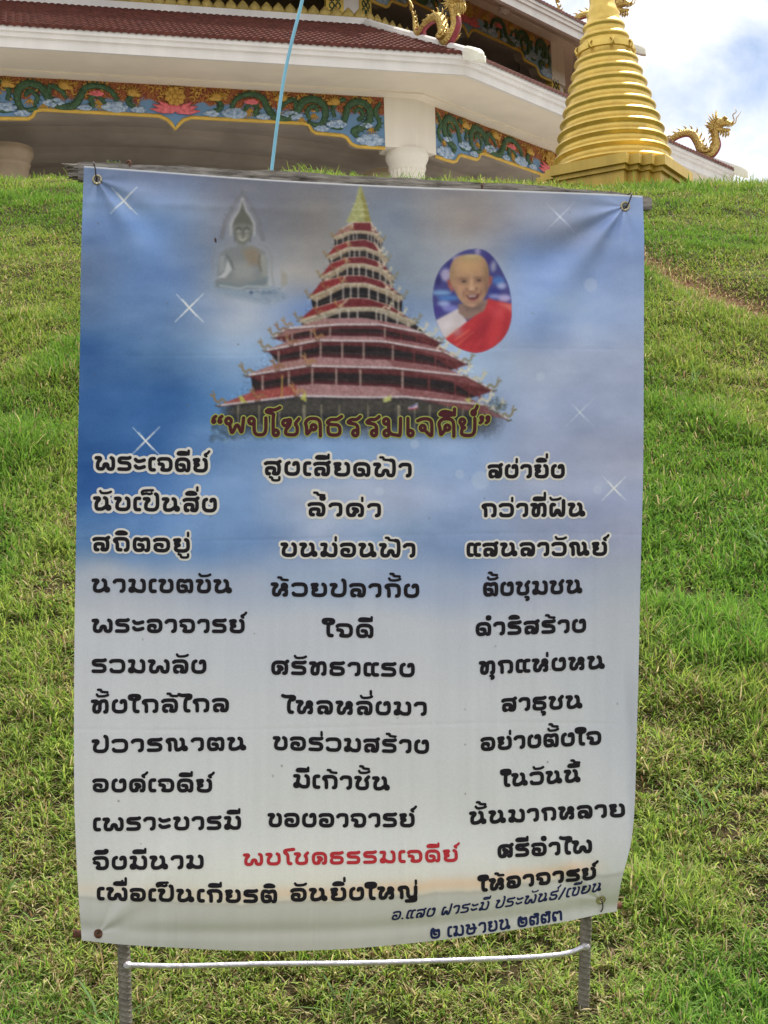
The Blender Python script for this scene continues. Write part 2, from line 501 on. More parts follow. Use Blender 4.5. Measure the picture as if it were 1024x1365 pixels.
def roof_tiles(Re, ze, Rt, zt, name, tile=0.118, fine=(-1, 0, 1, 2)):
    mb = MB()
    for k in range(NS):
        in_face(mb, k if k < 6 else k - NS, Re)
        kk = k if k < 6 else k - NS
        he, ht = Re * sin(HS), Rt * sin(HS)
        run = (Re - Rt) * cos(HS)
        if kk in fine:
            cols = int(2 * he / tile); ss = 6; rows = 15
            sl = np.linspace(-he, he, cols * ss + 1)
            prof = .020 * np.abs(np.sin(np.pi * np.arange(cols * ss + 1) / ss))
            vs = []
            vlist = [(-.004, 0, -.05)]
            for i in range(rows):
                vlist += [(i / rows, .022, 0), ((i + 1) / rows - .002, .0, 0)]
            P = []
            for (v, lift, drop) in vlist:
                hw = he + (ht - he) * max(v, 0)
                P.append([(max(-hw, min(hw, s)), run * v, ze + (zt - ze) * max(v, 0) + lift + p + drop) for s, p in zip(sl, prof)])
            mb.grid(P)
        else:
            mb.add([(-he, 0, ze), (he, 0, ze), (ht, run, zt), (-ht, run, zt)], [(0, 1, 2, 3)])
    return mb.build(name, M_tile, temple)

def hip_cap(k, Re, ze, Rt, zt, ext=.28, r=.11):
    mb = MB()
    bulge = 1.25
    if k == 1: ext, r, bulge = .10, .085, 1.02
    a = AA + 2 * HS * k
    d = Vector((cos(a), sin(a), 0)); side = Vector((-sin(a), cos(a), 0))
    sl = (zt - ze) / (Rt - Re)
    prof = [(-r, -.06), (-r, .05), (-r * .75, .05), (-r * .7, .10), (-.045, .13), (.045, .13), (r * .7, .10), (r * .75, .05), (r, .05), (r, -.06)]
    P = []
    for rr in np.linspace(Re + ext * .55, Rt - .05, 10):
        z = ze + (rr - Re) * sl
        P.append([tuple(d * rr + side * s + Vector((0, 0, z + h - 4.0))) for s, h in prof])
    mb.grid(P, closev=True)
    mb.f.append(tuple(range(len(prof)))); mb.f.append(tuple(range(len(mb.v) - len(prof), len(mb.v))))
    o = mb.build("hip_ridge", M_white, temple)
    mb = MB()                               # rounded end of the ridge
    P = []
    for rr, q in ((Re + ext * .55 - .06, bulge), (Re + ext * .55 + .16, bulge), (Re + ext * .55 + .24, bulge * .85), (Re + ext * .55 + .27, .6)):
        z = ze + (rr - Re) * sl
        P.append([tuple(d * rr + side * (s * q) + Vector((0, 0, z + .035 + (h - .035) * q - 4.0))) for s, h in prof])
    mb.grid(P, closev=True)
    mb.f.append(tuple(range(len(prof)))); mb.f.append(tuple(range(len(mb.v) - len(prof), len(mb.v))))
    mb.build("ridge_end_cap", mat("cream_cap", (.74, .72, .60), .5, var=.06), o)
    return o

def eaves(Re, z0, Rw, zs):
    mb = MB()
    ring(mb, [(Re - .14, z0 + .01), (Re - .03, z0), (Re - .03, z0 + .155), (Re + .015, z0 + .165), (Re + .015, z0 + .235), (Re + .05, z0 + .245), (Re + .05, z0 + .335), (Re - .15, z0 + .345)])
    mb.build("fascia", M_white, temple)
    mb = MB()
    ring(mb, [(Re - .10, z0 + .005), (Rw + .30, zs - .045), (Rw + .30, zs - .075), (Rw + .10, zs - .085), (Rw - .28, zs - .055)])
    mb.build("soffit", M_cream, temple)

# ---- painted frieze panel (face local), built once and copied to the faces in view
def frieze_mat(name, c_red, c_gold, c_blue, zmid):
    m = bpy.data.materials.new(name); m.use_nodes = True
    t = m.node_tree; b = t.nodes['Principled BSDF']; b.inputs['Roughness'].default_value = .6
    c = N(t, 'ShaderNodeTexCoord')
    nzw = N(t, 'ShaderNodeTexNoise', Scale=5.0, Detail=3.0)
    vo = N(t, 'ShaderNodeTexVoronoi', Scale=7.0)
    ad = N(t, 'ShaderNodeVectorMath', operation='ADD')
    sc = N(t, 'ShaderNodeVectorMath', operation='SCALE'); sc.inputs['Scale'].default_value = .35
    t.links.new(c.outputs['Object'], nzw.inputs['Vector']); t.links.new(nzw.outputs['Color'], sc.inputs[0])
    t.links.new(c.outputs['Object'], ad.inputs[0]); t.links.new(sc.outputs['Vector'], ad.inputs[1]); t.links.new(ad.outputs['Vector'], vo.inputs['Vector'])
    wv = N(t, 'ShaderNodeMath', operation='SINE'); ml = N(t, 'ShaderNodeMath', operation='MULTIPLY'); ml.inputs[1].default_value = 26.0
    t.links.new(vo.outputs['Distance'], ml.inputs[0]); t.links.new(ml.outputs[0], wv.inputs[0])
    r = N(t, 'ShaderNodeValToRGB'); r.color_ramp.elements[0].position = .35; r.color_ramp.elements[1].position = .6
    r.color_ramp.elements[0].color = (*c_red, 1); r.color_ramp.elements[1].color = (*c_gold, 1)
    t.links.new(wv.outputs[0], r.inputs['Fac'])
    sep = N(t, 'ShaderNodeSeparateXYZ'); t.links.new(c.outputs['Object'], sep.inputs[0])
    n2 = N(t, 'ShaderNodeTexNoise', Scale=3.0, Detail=3.0); t.links.new(c.outputs['Object'], n2.inputs['Vector'])
    a2 = N(t, 'ShaderNodeMath', operation='MULTIPLY_ADD'); a2.inputs[1].default_value = .55
    t.links.new(n2.outputs['Fac'], a2.inputs[0]); t.links.new(sep.outputs['Z'], a2.inputs[2])
    mr = N(t, 'ShaderNodeMapRange'); mr.inputs['From Min'].default_value = zmid + .27 - .03; mr.inputs['From Max'].default_value = zmid + .27 + .03
    t.links.new(a2.outputs[0], mr.inputs['Value'])
    mxc = N(t, 'ShaderNodeMixRGB'); mxc.inputs['Color1'].default_value = (*c_blue, 1)
    t.links.new(mr.outputs['Result'], mxc.inputs['Fac']); t.links.new(r.outputs['Color'], mxc.inputs['Color2'])
    t.links.new(mxc.outputs['Color'], b.inputs['Base Color'])
    return m
M_frieze = frieze_mat("red_gold_frieze_paint", (.20, .038, .020), (.40, .175, .028), (.13, .25, .42), -.33)
M_frieze2 = frieze_mat("pink_blue_frieze_paint", (.48, .19, .12), (.52, .29, .12), (.22, .38, .52), -.30)

OUT = [(0, -.80), (.07, -.70), (.14, -.63), (.28, -.575), (1.0, -.575), (2.22, -.575), (2.33, -.60), (2.38, -.70), (2.45, -.745), (2.92, -.765), (3.0, -.80), (3.08, -.91), (3.18, -.955), (3.69, -.96)]
def frieze(k, R, ztop, H, Mp, half=3.69):
    """one frieze: panel with children; origin on the face, z measured down from its top edge"""
    q = half / 3.69
    up = [(-x * q, z * H) for x, z in OUT[:0:-1]] + [(x * q, z * H) for x, z in OUT]
    mb = MB()
    mb.prism([(-half, .05)] + up + [(half, .05)], -.03, .012)
    rnd = random.Random(5); nf0 = len(mb.f)
    for j in range(120):
        x = rnd.uniform(-3.6, 3.6); z = rnd.uniform(-.52 if abs(x) > .5 else -.40, -.03)
        if rnd.random() < .6: z = z * .5
        r0 = rnd.uniform(.03, .065); a0 = rnd.uniform(0, 2 * pi); sgn = rnd.choice((-1, 1))
        mb.tube([(x * q + r0 * (1 - .09 * i) * cos(a0 + sgn * i * .6), -.038, z * H + r0 * (1 - .09 * i) * sin(a0 + sgn * i * .6)) for i in range(9)], [.016 - .001 * i for i in range(9)], 5, .6, side=(0, 1, 0))
    pan = mb.build("frieze", Mp, temple)
    pan.data.materials.append(M_goldr)
    for p_ in pan.data.polygons:
        if p_.index >= nf0: p_.material_index = 1; p_.use_smooth = True
    mb = MB()
    mb.prism([(-half, .04)] + [(x, z + .02) for x, z in up] + [(half, .04)], .013, .20)
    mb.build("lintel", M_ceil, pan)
    mb = MB()
    mb.tube([(x, -.028, z - .004) for x, z in up], .036, 6, .7, side=(0, 1, 0))
    mb.build("frieze_border", mat("gold_border_paint", (.62, .40, .07), .45, metal=.0, var=.12), pan, True)
    rnd = random.Random(5)
    # green dragons, mirrored about the lotus
    for sg in (-1, 1):
        for path in ([(.62, -.50), (.80, -.36), (.72, -.22)], 
                     [(.98, -.47), (1.0, -.30), (1.12, -.16), (1.34, -.10), (1.52, -.17), (1.60, -.34), (1.72, -.49), (1.95, -.50), (2.12, -.36), (2.24, -.18), (2.45, -.13), (2.60, -.24), (2.62, -.44), (2.52, -.60), (2.3, -.56)],
                     [(2.72, -.62), (2.9, -.62), (2.98, -.44), (3.05, -.22), (3.22, -.13), (3.40, -.22), (3.42, -.44), (3.28, -.60), (3.12, -.68), (3.2, -.80)],
                     [(3.62, -.12), (3.52, -.3), (3.6, -.5), (3.5, -.66)],
                     [(1.16, -.44), (1.30, -.28), (1.42, -.34), (1.38, -.46), (1.56, -.52)], [(1.82, -.36), (1.92, -.22), (2.08, -.16), (2.10, -.30)], [(2.36, -.52), (2.30, -.36), (2.42, -.26), (2.50, -.36)], [(2.80, -.44), (2.76, -.28), (2.88, -.14), (3.0, -.10)], [(3.14, -.34), (3.24, -.26), (3.30, -.38), (3.2, -.48)]):
            mb = MB()
            pp = spline([(sg * x * q, -.04, z * H) for x, z in path], len(path) * 5)
            nn = len(pp)
            rr = [(.066 if len(path) > 5 else .042) * (.45 + .55 * sin(pi * min(1, (i + 2) / (nn * .55)) / 2)) * (1 if i < nn * .8 else 1 - .5 * (i - nn * .8) / (nn * .2)) for i in range(nn)]
            mb.tube(pp, rr, 8, .5, side=(0, 1, 0))
            for i in range(1, nn - 1, 2):   # back fins
                p = Vector(pp[i]); d = (Vector(pp[i + 1]) - Vector(pp[i - 1])).normalized(); nrm = Vector((-d.z, 0, d.x)) * sg
                mb.tube([p + nrm * rr[i] * .8, p + nrm * (rr[i] + .035) - d * .02], [.018, .004], 5, .6, side=(0, 1, 0))
            mb.build("dragon_relief", M_green, pan, True)
    # gold heads, claws and scrolls
    for sg in (-1, 1):
        for (x, z) in ((.72, -.20), (1.86, -.14), (2.80, -.16)):
            mb = MB()
            mb.ell((sg * x * q, -.05, z * H), (.10, .05, .07), 8, 5)
            mb.ell((sg * (x - .09) * q, -.05, (z - .03) * H), (.06, .04, .04), 8, 5)
            for j in range(7):
                a = pi * (.1 + .8 * j / 6)
                mb.tube([(sg * x * q, -.05, z * H), (sg * (x + .17 * cos(a)) * q, -.05, (z + .15 * sin(a)) * H)], [.02, .004], 5)
            mb.build("dragon_head_relief", M_goldr, pan, True)
        for (x, z) in ((1.25, -.42), (1.3, -.36), (2.42, -.40), (3.45, -.60), (2.2, -.48)):
            mb = MB()
            for j in range(5):
                a = -pi / 2 + (j - 2) * .4
                mb.tube([(sg * x * q, -.035, z * H), (sg * (x + .13 * cos(a)) * q, -.045, (z + .13 * sin(a)) * H)], [.018, .006], 5)
            mb.build("claw_relief", M_goldr, pan, True)
    mb = MB()
    for ringr, nn, s0 in ((.13, 9, .055), (.075, 6, .045)):
        for j in range(nn):
            a = 2 * pi * j / nn
            mb.ell((ringr * cos(a), -.055, -.22 * H + ringr * sin(a)), (s0, .03, s0), 8, 5)
    mb.ell((0, -.07, -.22 * H), (.05, .04, .05), 8, 5)
    mb.build("flower_relief", M_goldr, pan, True)
    def cloud(x, z, w, mm_):
        mb = MB()
        for dx, dz, rr in ((-.42, -.05, .24), (-.16, .06, .30), (.14, .10, .30), (.40, -.02, .24), (.05, -.12, .34), (-.28, -.14, .22), (.32, -.14, .22)):
            mb.ell(((x + dx * w) * q, -.045, (z + dz * w) * H), (rr * w, .03, rr * w * .55), 10, 5)
        mb.build("cloud_relief", mm_, pan, True)
    for sg in (-1, 1):
        for x, z, w in ((.62, -.49, .22), (1.02, -.46, .36), (1.52, -.50, .2), (2.03, -.44, .30), (2.55, -.66, .22), (2.82, -.56, .30), (3.42, -.82, .42), (3.35, -.56, .2)):
            cloud(sg * x, z, w, M_blue)
    mb = MB()                               # lotus and small pink clouds
    for j in range(9):
        a = pi * (.02 + .96 * j / 8)
        l = .43 if j not in (3, 4, 5) else .24
        mb.tube([(.03 * cos(a), -.05, -.50 * H), (l * .55 * cos(a), -.07, (-.50 + .55 * l * .55 * sin(a)) * H), (l * cos(a), -.05, (-.48 + .55 * l * sin(a)) * H)], [.03, .055, .006], 7, .5, side=(0, 1, 0))
    mb.build("lotus_relief", M_pink, pan, True)
    for sg in (-1, 1):
        cloud(sg * 1.32, -.24, .2, M_pink)
    pan.matrix_parent_inverse = Matrix()
    return pan
def place_face(o, k, R, z):
    Mx = face_frame(k, R) @ Matrix.Translation((0, 0, z))
    o.matrix_local = Mx

def storey(Re, z0, Rw, zs, zceil, Rt, zt, H, Mp, half, full):
    eaves(Re, z0, Rw, zs)
    roof_tiles(Re + .06, z0 + .35, Rt, zt, "tiled_roof")
    for k in range(NS):
        hip_cap(k, Re, z0 + .35, Rt, zt)
    f0 = frieze(0, Rw, zs, H, Mp, half)
    for k in (0, -1, 1, 2):
        o = f0 if k == 0 else copy_tree(f0, temple)
        place_face(o, k, Rw, zs - .06)
    # plain beams on the faces turned away
    for k in (3, 4, 5, 6, 7, 8):
        mb = in_face(MB(), k, Rw)
        mb.box((-half, 0, zs - .06 - .6 * H), (half, .2, zs - .05))
        mb.build("beam", M_pier, temple)
    hw = Rw * sin(HS)
    for k in range(NS):                     # corner piers
        a = AA + 2 * HS * k
        def P(s, inn):                      # s>0 along next face, s<0 back along previous; inn inward
            c0 = Vector((Rw * cos(a), Rw * sin(a)))
            an = a + (HS if s > 0 else -HS)
            tv = Vector((-sin(an), cos(an))); nv_ = Vector((cos(an), sin(an)))
            return tuple(c0 + tv * s - nv_ * inn)
        w = hw - half
        r = Vector((cos(a), sin(a)))
        o_ = Vector((Rw + .05, 0)).x
        poly = [P(-w, -.045), tuple(r * (Rw + .047)), P(w, -.045), P(w, .42), tuple(r * (Rw - .55)), P(-w, .42)]
        mb = MB()
        mb.vprism(poly, zs - .96 * H - .04 - 4.0, zs - .065 - 4.0)
        mb.build("pier", M_pier, temple)

# lower storey
ZS1 = 9.16
storey(15.41, 9.0, 13.735, ZS1, 8.95, 12.12, 11.02, .97, M_frieze, 3.69, True)
# upper storey
storey(13.29, 12.05, 11.70, 12.78, 12.5, 9.9, 14.0, .97, M_frieze2, 3.10, True)

TANF = 0.22
# columns under the corner piers
def column(R, a, zbot, ztop, r, m, fl=True):
    mb = MB()
    cx, cy = R * cos(a), R * sin(a)
    mod = (lambda th, rr, z: -.018 * abs(cos(th * 11)) if abs(rr - r) < .002 else 0) if fl else None
    zz = [zbot + (ztop - .34 - zbot) * i / 6 for i in range(7)]
    mb.lathe([(r * 1.3, zbot - 4), (r * 1.3, zbot + .15 - 4), (r * 1.05, zbot + .2 - 4)] + [(r, z - 4) for z in [zbot + .25] + zz[1:]], (cx, cy), 88 if fl else 24, mod)
    o = mb.build("column", m, temple, True, 30)
    mb = MB()
    t0 = ztop - .36
    mb.lathe([(r * .98, t0 - 4), (r * 1.05, t0 + .02 - 4), (r * 1.08, t0 + .06 - 4), (r * 1.05, t0 + .09 - 4), (r * 1.10, t0 + .14 - 4), (r * 1.22, t0 + .22 - 4), (r * 1.24, t0 + .28 - 4), (r * 1.2, t0 + .31 - 4), (r * 1.18, ztop - 4.004)], (cx, cy), 40)
    mb.build("capital", m, o, True, 40)
for k in range(NS):
    column(13.735 - .27, AA + 2 * HS * k, 4.1, ZS1 - .96 * .97 - .035 + .0, .315, M_pier)
    column(11.5, AA + 2 * HS * k + TANF * HS, 4.1, 8.45, .36, M_tan, False)

# interior of the lower storey: floor, ceiling of stepped rings, inner drum
mb = MB(); ring(mb, [(23.0, 3.8), (23.0, 4.08), (8, 4.08)]); mb.build("floor_with_bounce_apron", mat("pale_bounce_concrete", (.41, .40, .385), .8, var=.08, vscale=2.0, bump=.1), temple)  # storey floor; its pale outer apron, out of view, is added to bounce light upward
mb = MB()
rows = []
ring(mb, [(13.68, 9.0), (12.9, 9.0)])
prof = [(12.9, 8.98), (12.75, 8.98)]
for R0 in (12.35, 11.1, 9.9):
    prof += [(R0 + .04, 8.97), (R0, 8.86), (R0 - .10, 8.80), (R0 - .45, 8.80), (R0 - .50, 8.86), (R0 - .54, 8.97)]
prof += [(8.6, 8.98)]
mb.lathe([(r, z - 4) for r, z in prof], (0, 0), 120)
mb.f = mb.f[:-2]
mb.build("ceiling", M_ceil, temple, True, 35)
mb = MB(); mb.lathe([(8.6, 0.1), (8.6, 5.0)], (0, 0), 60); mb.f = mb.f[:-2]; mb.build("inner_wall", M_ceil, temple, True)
# upper storey interior
mb = MB(); ring(mb, [(12.2, 11.04), (8.0, 11.04)]); mb.build("upper_floor", M_pier, temple)
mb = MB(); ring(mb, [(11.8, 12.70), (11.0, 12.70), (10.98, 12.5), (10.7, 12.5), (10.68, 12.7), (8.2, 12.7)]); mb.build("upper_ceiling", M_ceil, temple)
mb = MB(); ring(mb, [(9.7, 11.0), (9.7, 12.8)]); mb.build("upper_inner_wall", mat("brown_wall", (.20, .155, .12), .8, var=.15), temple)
mb = MB(); ring(mb, [(9.9, 13.98), (9.0, 14.6), (.5, 17.5)]); mb.build("upper_roof_body", M_tile, temple)
# upper storey pillars with gold fretwork panels at the corners
for k in range(NS):
    a = AA + 2 * HS * k
    mb = MB()
    r = Vector((cos(a), sin(a), 0)); s = Vector((-sin(a), cos(a), 0))
    cpos = r * 11.45
    mb.fr = lambda p: tuple(cpos + s * p[0] - r * p[1] + Vector((0, 0, p[2] - 4)))
    mb.box((-.20, -.2, 11.04), (.20, .2, 12.0)); o = mb.build("upper_pillar", M_white, temple)
    for fa in (-1, 1):
        fm = face_frame(k if fa < 0 else k + 1, 11.70)
        g = MB(); g.fr = lambda p, fm=fm: tuple(fm @ Vector(p))
        xo = (11.7 * sin(HS) - .35) * (1 if fa < 0 else -1)
        g.box((xo - .17, -.03, 11.1), (xo + .17, .14, 11.92))
        fp = g.build("fretwork_panel", mat("gold_panel_paint", (.66, .47, .09), .45, metal=.3, var=.15), o)
        g2 = MB(); g2.fr = g.fr
        for j in range(5):
            for i2 in (-1, 1):
                g2.tube([(xo + i2 * .06 + .045 * cos(q * pi / 4), -.036, 11.22 + .145 * j + .06 * sin(q * pi / 4)) for q in range(9)], .014, 5)
        g2.build("fretwork", mat("dark_green_fret", (.03, .075, .045), .5, var=.2), fp, True)

# lotus petal cresting along the top of the lower roof
petal = None
M_crest = mat("old_gold_cresting", (.38, .28, .075), .5, metal=.3, var=.28, vscale=8.0)
for k in (-1, 0, 1, 2):
    mb = in_face(MB(), k, 12.16)
    L = 12.16 * sin(HS)
    mb.box((-L, -.10, 10.93), (L, .12, 11.098))
    base = mb.build("cresting_base", M_white, temple)
    mb = in_face(MB(), k, 12.16)
    n = 34
    for j in range(n):
        x = -L + (j + .5) * 2 * L / n
        w = L / n
        P = []
        for v, f in ((0, .72), (.045, .98), (.09, 1.0), (.13, .78), (.175, .40), (.21, .06)):
            P.append([(x + w * f * cos(2*pi*i/10), -.02 + .045 * f * sin(2*pi*i/10), 11.10 + v) for i in range(10)])
        mb.grid(P, closev=True)
        mb.ell((x + w, -.02, 11.12), (.035, .04, .06), 6, 4)
    mb.build("petal_cresting", M_crest, base, True)

# downlights in the two soffits
for px, py, R, z in ((672, 15, 12.6, 12.42), (655, 222, 12.9, 8.975)):
    d = ray(px, py); tt = (z) / d[2]; p = EYE + d * tt
    mb = MB()
    c0 = (p[0] - CX, p[1] - CY)
    mb.lathe([(.10, z - 4 - .035), (.12, z - 4 - .03), (.12, z - 4 + .06), (.02, z - 4 + .06)], c0, 20)
    dl = mb.build("downlight", M_white, temple, True, 40)
    mb = MB(); mb.ell((c0[0], c0[1], z - 4 - .03), (.06, .06, .04), 10, 6); mb.build("bulb", mat("lamp_glass", (.75, .72, .6), .2, var=.05), dl, True)

# ------------------------------------------------------------------ dragon statues on the hips
def build_dragon():
    """traced in the vertical plane of the hip: x outward along the hip, z up, origin on the ridge at radius 14.4"""
    O = (14.4, 9.93)
    root = thing("dragon_statue", (0, 0, 0), "", "statue", "golden dragon statues on the roof hips")
    L = lambda r, z, y=0: (r - O[0], y, z - O[1])
    path = [(13.70, 10.80), (13.76, 10.62), (13.80, 10.44), (13.90, 10.26), (14.06, 10.175), (14.23, 10.27), (14.43, 10.325), (14.58, 10.27), (14.69, 10.07), (14.77, 9.84), (14.89, 9.73), (15.01, 9.80), (15.085, 9.95), (15.07, 10.10), (15.06, 10.24), (15.10, 10.34)]
    rad0 = [.012, .025, .042, .055, .066, .076, .088, .096, .100, .100, .098, .098, .094, .088, .088, .085]
    pts = spline([L(r, z, .04 * sin(i * 1.1)) for i, (r, z) in enumerate(path)], 90)
    rad = list(np.interp(np.linspace(0, 15, 90), range(16), rad0))
    m = MATS.get("gold_scales")
    if m is None:
        m = mat("gold_scales", (.55, .38, .11), .38, metal=.5, var=.2, vscale=12.0)
        t = m.node_tree; b = t.nodes['Principled BSDF']
        vo = N(t, 'ShaderNodeTexVoronoi', Scale=34.0); c = N(t, 'ShaderNodeTexCoord'); bp = N(t, 'ShaderNodeBump', Strength=.9, Distance=.02)
        t.links.new(c.outputs['Object'], vo.inputs['Vector']); t.links.new(vo.outputs['Distance'], bp.inputs['Height']); t.links.new(bp.outputs['Normal'], b.inputs['Normal'])
    mb = MB(); mb.tube(pts, rad, 14, 1.0, side=(0, 1, 0)); mb.build("body", m, root, True)
    mb = MB()                               # maroon belly strip, on the inner side of every bend
    for i0, i1 in ((10, 46), (44, 78)):
        P = []
        for i in range(i0, i1):
            p = Vector(pts[i]); d = (Vector(pts[i + 1]) - Vector(pts[i - 1])).normalized(); nrm = Vector((d.z, 0, -d.x))
            P.append([tuple(p + nrm * rad[i] * 1.04 * cos(a) + Vector((0, 1, 0)) * rad[i] * 1.04 * sin(a)) for a in np.linspace(-.62, .62, 7)])
        mb.grid(P)
    mb.build("belly", M_maroon, root, True)
    mb = MB()                               # back spines
    for i in range(6, 86, 3):
        p = Vector(pts[i]); d = (Vector(pts[min(i + 1, 89)]) - Vector(pts[i - 1])).normalized(); nrm = Vector((-d.z, 0, d.x))
        h = .05 + .45 * rad[i]
        b0 = p + nrm * rad[i] * .85
        mb.tube([b0, b0 + nrm * h * .6 - d * h * .25, b0 + nrm * h - d * h * .9], [.030, .020, .003], 6, .45, side=(0, 1, 0))
    for j in range(6):                      # tail plume
        a = radians(60 + 14 * j)
        b0 = Vector(L(13.72 + .015 * j, 10.72))
        mb.tube([b0, b0 + Vector((cos(a) * .10, .012 * (j - 3), sin(a) * .12)), b0 + Vector((cos(a) * .10 - .03, .02 * (j - 3), .24 - .015 * j))], [.028, .022, .003], 6, .5, side=(0, 1, 0))
    mb.build("back_spines", m, root, True)
    # head
    mb = MB()
    hp = spline([L(15.07, 10.33), L(15.15, 10.41), L(15.25, 10.44), L(15.35, 10.40), L(15.42, 10.375), L(15.47, 10.37)], 18)
    mb.tube(hp, list(np.interp(np.linspace(0, 5, 18), range(6), [.085, .115, .11, .075, .055, .03])), 12, 1.0, side=(0, 1, 0))
    mb.ell(L(15.45, 10.395), (.035, .05, .03), 8, 5)
    for sy in (-1, 1):
        mb.tube([L(15.24, 10.50, sy * .06), L(15.30, 10.525, sy * .08), L(15.36, 10.48, sy * .06)], [.02, .03, .012], 7)
        mb.ell(L(15.285, 10.455, sy * .085), (.035, .022, .03), 8, 5)
    head = mb.build("head", m, root, True)
    mb = MB()
    jp = spline([L(15.12, 10.30), L(15.22, 10.265), L(15.33, 10.25), L(15.40, 10.255)], 12)
    mb.tube(jp, list(np.interp(np.linspace(0, 3, 12), range(4), [.07, .055, .042, .02])), 10, 1.0, side=(0, 1, 0))
    for sy in (-1, 0, 1):
        for j in range(4):
            b0 = Vector(L(15.17 + .055 * j, 10.26, sy * .03)); l = .10 + .05 * (j % 2) + (.07 if j == 2 else 0)
            mb.tube([b0, b0 + Vector((.02, sy * .015, -l * .6)), b0 + Vector((-.005, sy * .02, -l))], [.025, .018, .003], 6)
    mb.build("jaw", m, head, True)
    mb = MB()                               # mane swept back from the cheeks
    for sy in (-1, -.4, .4, 1):
        for j in range(8):
            a = radians(95 + 17 * j)
            b0 = Vector(L(15.13 + .06 * cos(a), 10.38 + .07 * sin(a), sy * .075)); l = .17 + .05 * ((j * 7) % 3) * .5
            mb.tube([b0, b0 + Vector((cos(a) * l * .6 - .01, sy * .03, sin(a) * l * .6)), b0 + Vector((cos(a) * l, sy * .045, sin(a) * l + .035))], [.024, .017, .003], 6, .6, side=(0, 1, 0))
        b0 = Vector(L(15.15, 10.48, sy * .05))
        mb.tube([b0, b0 + Vector((-.05, sy * .02, .10)), b0 + Vector((-.03, sy * .03, .23))], [.022, .018, .004], 6)
    mb.build("mane", m, head, True)
    for sy in (-1, 1):
        mb = MB()
        mb.tube(spline([L(15.44, 10.37, sy * .04), L(15.50, 10.42, sy * .09), L(15.50 + .02 * sy, 10.53, sy * .12), L(15.56, 10.58, sy * .14), L(15.58 + .05 * sy, 10.68, sy * .15)], 14), list(np.interp(np.linspace(0, 1, 14), [0, .6, 1], [.014, .013, .003])), 6)
        mb.build("whisker", m, head, True)
        mb = MB()
        mb.ell(L(15.30, 10.45, sy * .102), (.017, .012, .017), 8, 5)
        mb.build("eye", mat("dark_red_eye", (.10, .02, .02), .25, var=.1), head, True)
    mb = MB()
    for sy in (-1, 1):
        for j in range(4): mb.tube([L(15.32 + .03 * j, 10.335, sy * .035), L(15.325 + .03 * j, 10.30, sy * .035)], [.010, .002], 5)
    mb.build("teeth", mat("white_teeth", (.8, .78, .7), .4, var=.05), head, True)
    for sy in (-1, 1):                      # front legs bent along the belly, and the two bases on the ridge
        mb = MB()
        mb.tube(spline([L(14.84, 9.93, sy * .08), L(14.76, 9.86, sy * .13), L(14.86, 9.80, sy * .14), L(14.97, 9.84, sy * .14)], 10), list(np.interp(np.linspace(0, 3, 10), range(4), [.06, .05, .035, .03])), 8)
        for j in range(3): mb.tube([L(14.96, 9.84, sy * (.13 + .012 * j)), L(15.03, 9.84 - .03 + .03 * j, sy * (.14 + .014 * j))], [.014, .004], 5)
        mb.build("leg", m, root, True)
    for rr in (14.03, 14.90):
        mb = MB()
        zz = 9.93 - .55 * (rr - 14.4)
        mb.add([L(rr - .12, zz - .02, -.07), L(rr + .12, zz - .15, -.07), L(rr + .12, zz - .15, .07), L(rr - .12, zz - .02, .07), L(rr - .09, zz + .17, -.05), L(rr + .09, zz + .08, -.05), L(rr + .09, zz + .08, .05), L(rr - .09, zz + .17, .05)],
               [(0,3,2,1),(4,5,6,7),(0,1,5,4),(1,2,6,5),(2,3,7,6),(3,0,4,7)])
        mb.build("plinth", M_maroon, root)
    return root
dr = build_dragon()
def place_dragon(o, k, R, z, label):
    a = AA + 2 * HS * k
    o.location = (CX + R * cos(a), CY + R * sin(a), EZ + z)
    o.rotation_euler = (0, 0, a)
    o['label'] = label
d1 = copy_tree(dr); d2 = copy_tree(dr)
place_dragon(dr, 1, 14.4, 9.93, "golden dragon statue seen whole against the sky right of the golden stupa")
place_dragon(d1, 0, 14.4, 9.93, "golden dragon with maroon belly on the white hip above the red tiles")
place_dragon(d2, 1, 12.28, 12.99, "golden dragon half hidden behind the tip of the golden stupa")

# ------------------------------------------------------------------ golden stupa
SX, SY, SZ = 2.155, 13.3, EZ + 3.56
stupa = thing("golden_stupa", (SX, SY, SZ), "golden ringed stupa spire on a stepped square base standing in the grass on the crest", "stupa")
mb = MB()
prof = []
zz0 = .43
def hw_at(z): return float(np.interp(z, [-.2, 0, .245, .49, .735, .98, 1.225, 1.48, 1.8, 2.2], [.545, .50, .452, .385, .317, .243, .172, .108, .05, .012]))
nr = 12
step = 1.32 / nr
for i in range(-1, nr):
    z = i * step
    for f, bul in ((0, .004), (.10, .022), (.22, .033), (.36, .030), (.48, .014), (.62, .0), (.78, -.004), (.92, -.002)):
        zc = z + f * step
        prof.append((hw_at(zc) + bul * (.55 + .45 * hw_at(zc) / .5), zz0 + zc))
for z in (1.33, 1.36, 1.40, 1.46, 1.52, 1.60, 1.75, 2.0, 2.2):
    prof.append((hw_at(z) + (.014 if z in (1.36, 1.52) else 0), zz0 + z))
mb.lathe(prof, (0, 0), 72)
TILT = Matrix.Rotation(radians(-1.6), 4, 'Y')
mb.v = [tuple(TILT @ Vector(p)) for p in mb.v]
sp = mb.build("spire", M_gold, stupa, True, 50)
mb = MB()
zc = zz0 + 1.02; rr = hw_at(1.02) + .012
mb.lathe([(rr, zc - .035), (rr + .016, zc - .03), (rr + .018, zc), (rr + .014, zc + .03), (rr - .006, zc + .034)], (0, 0), 60)
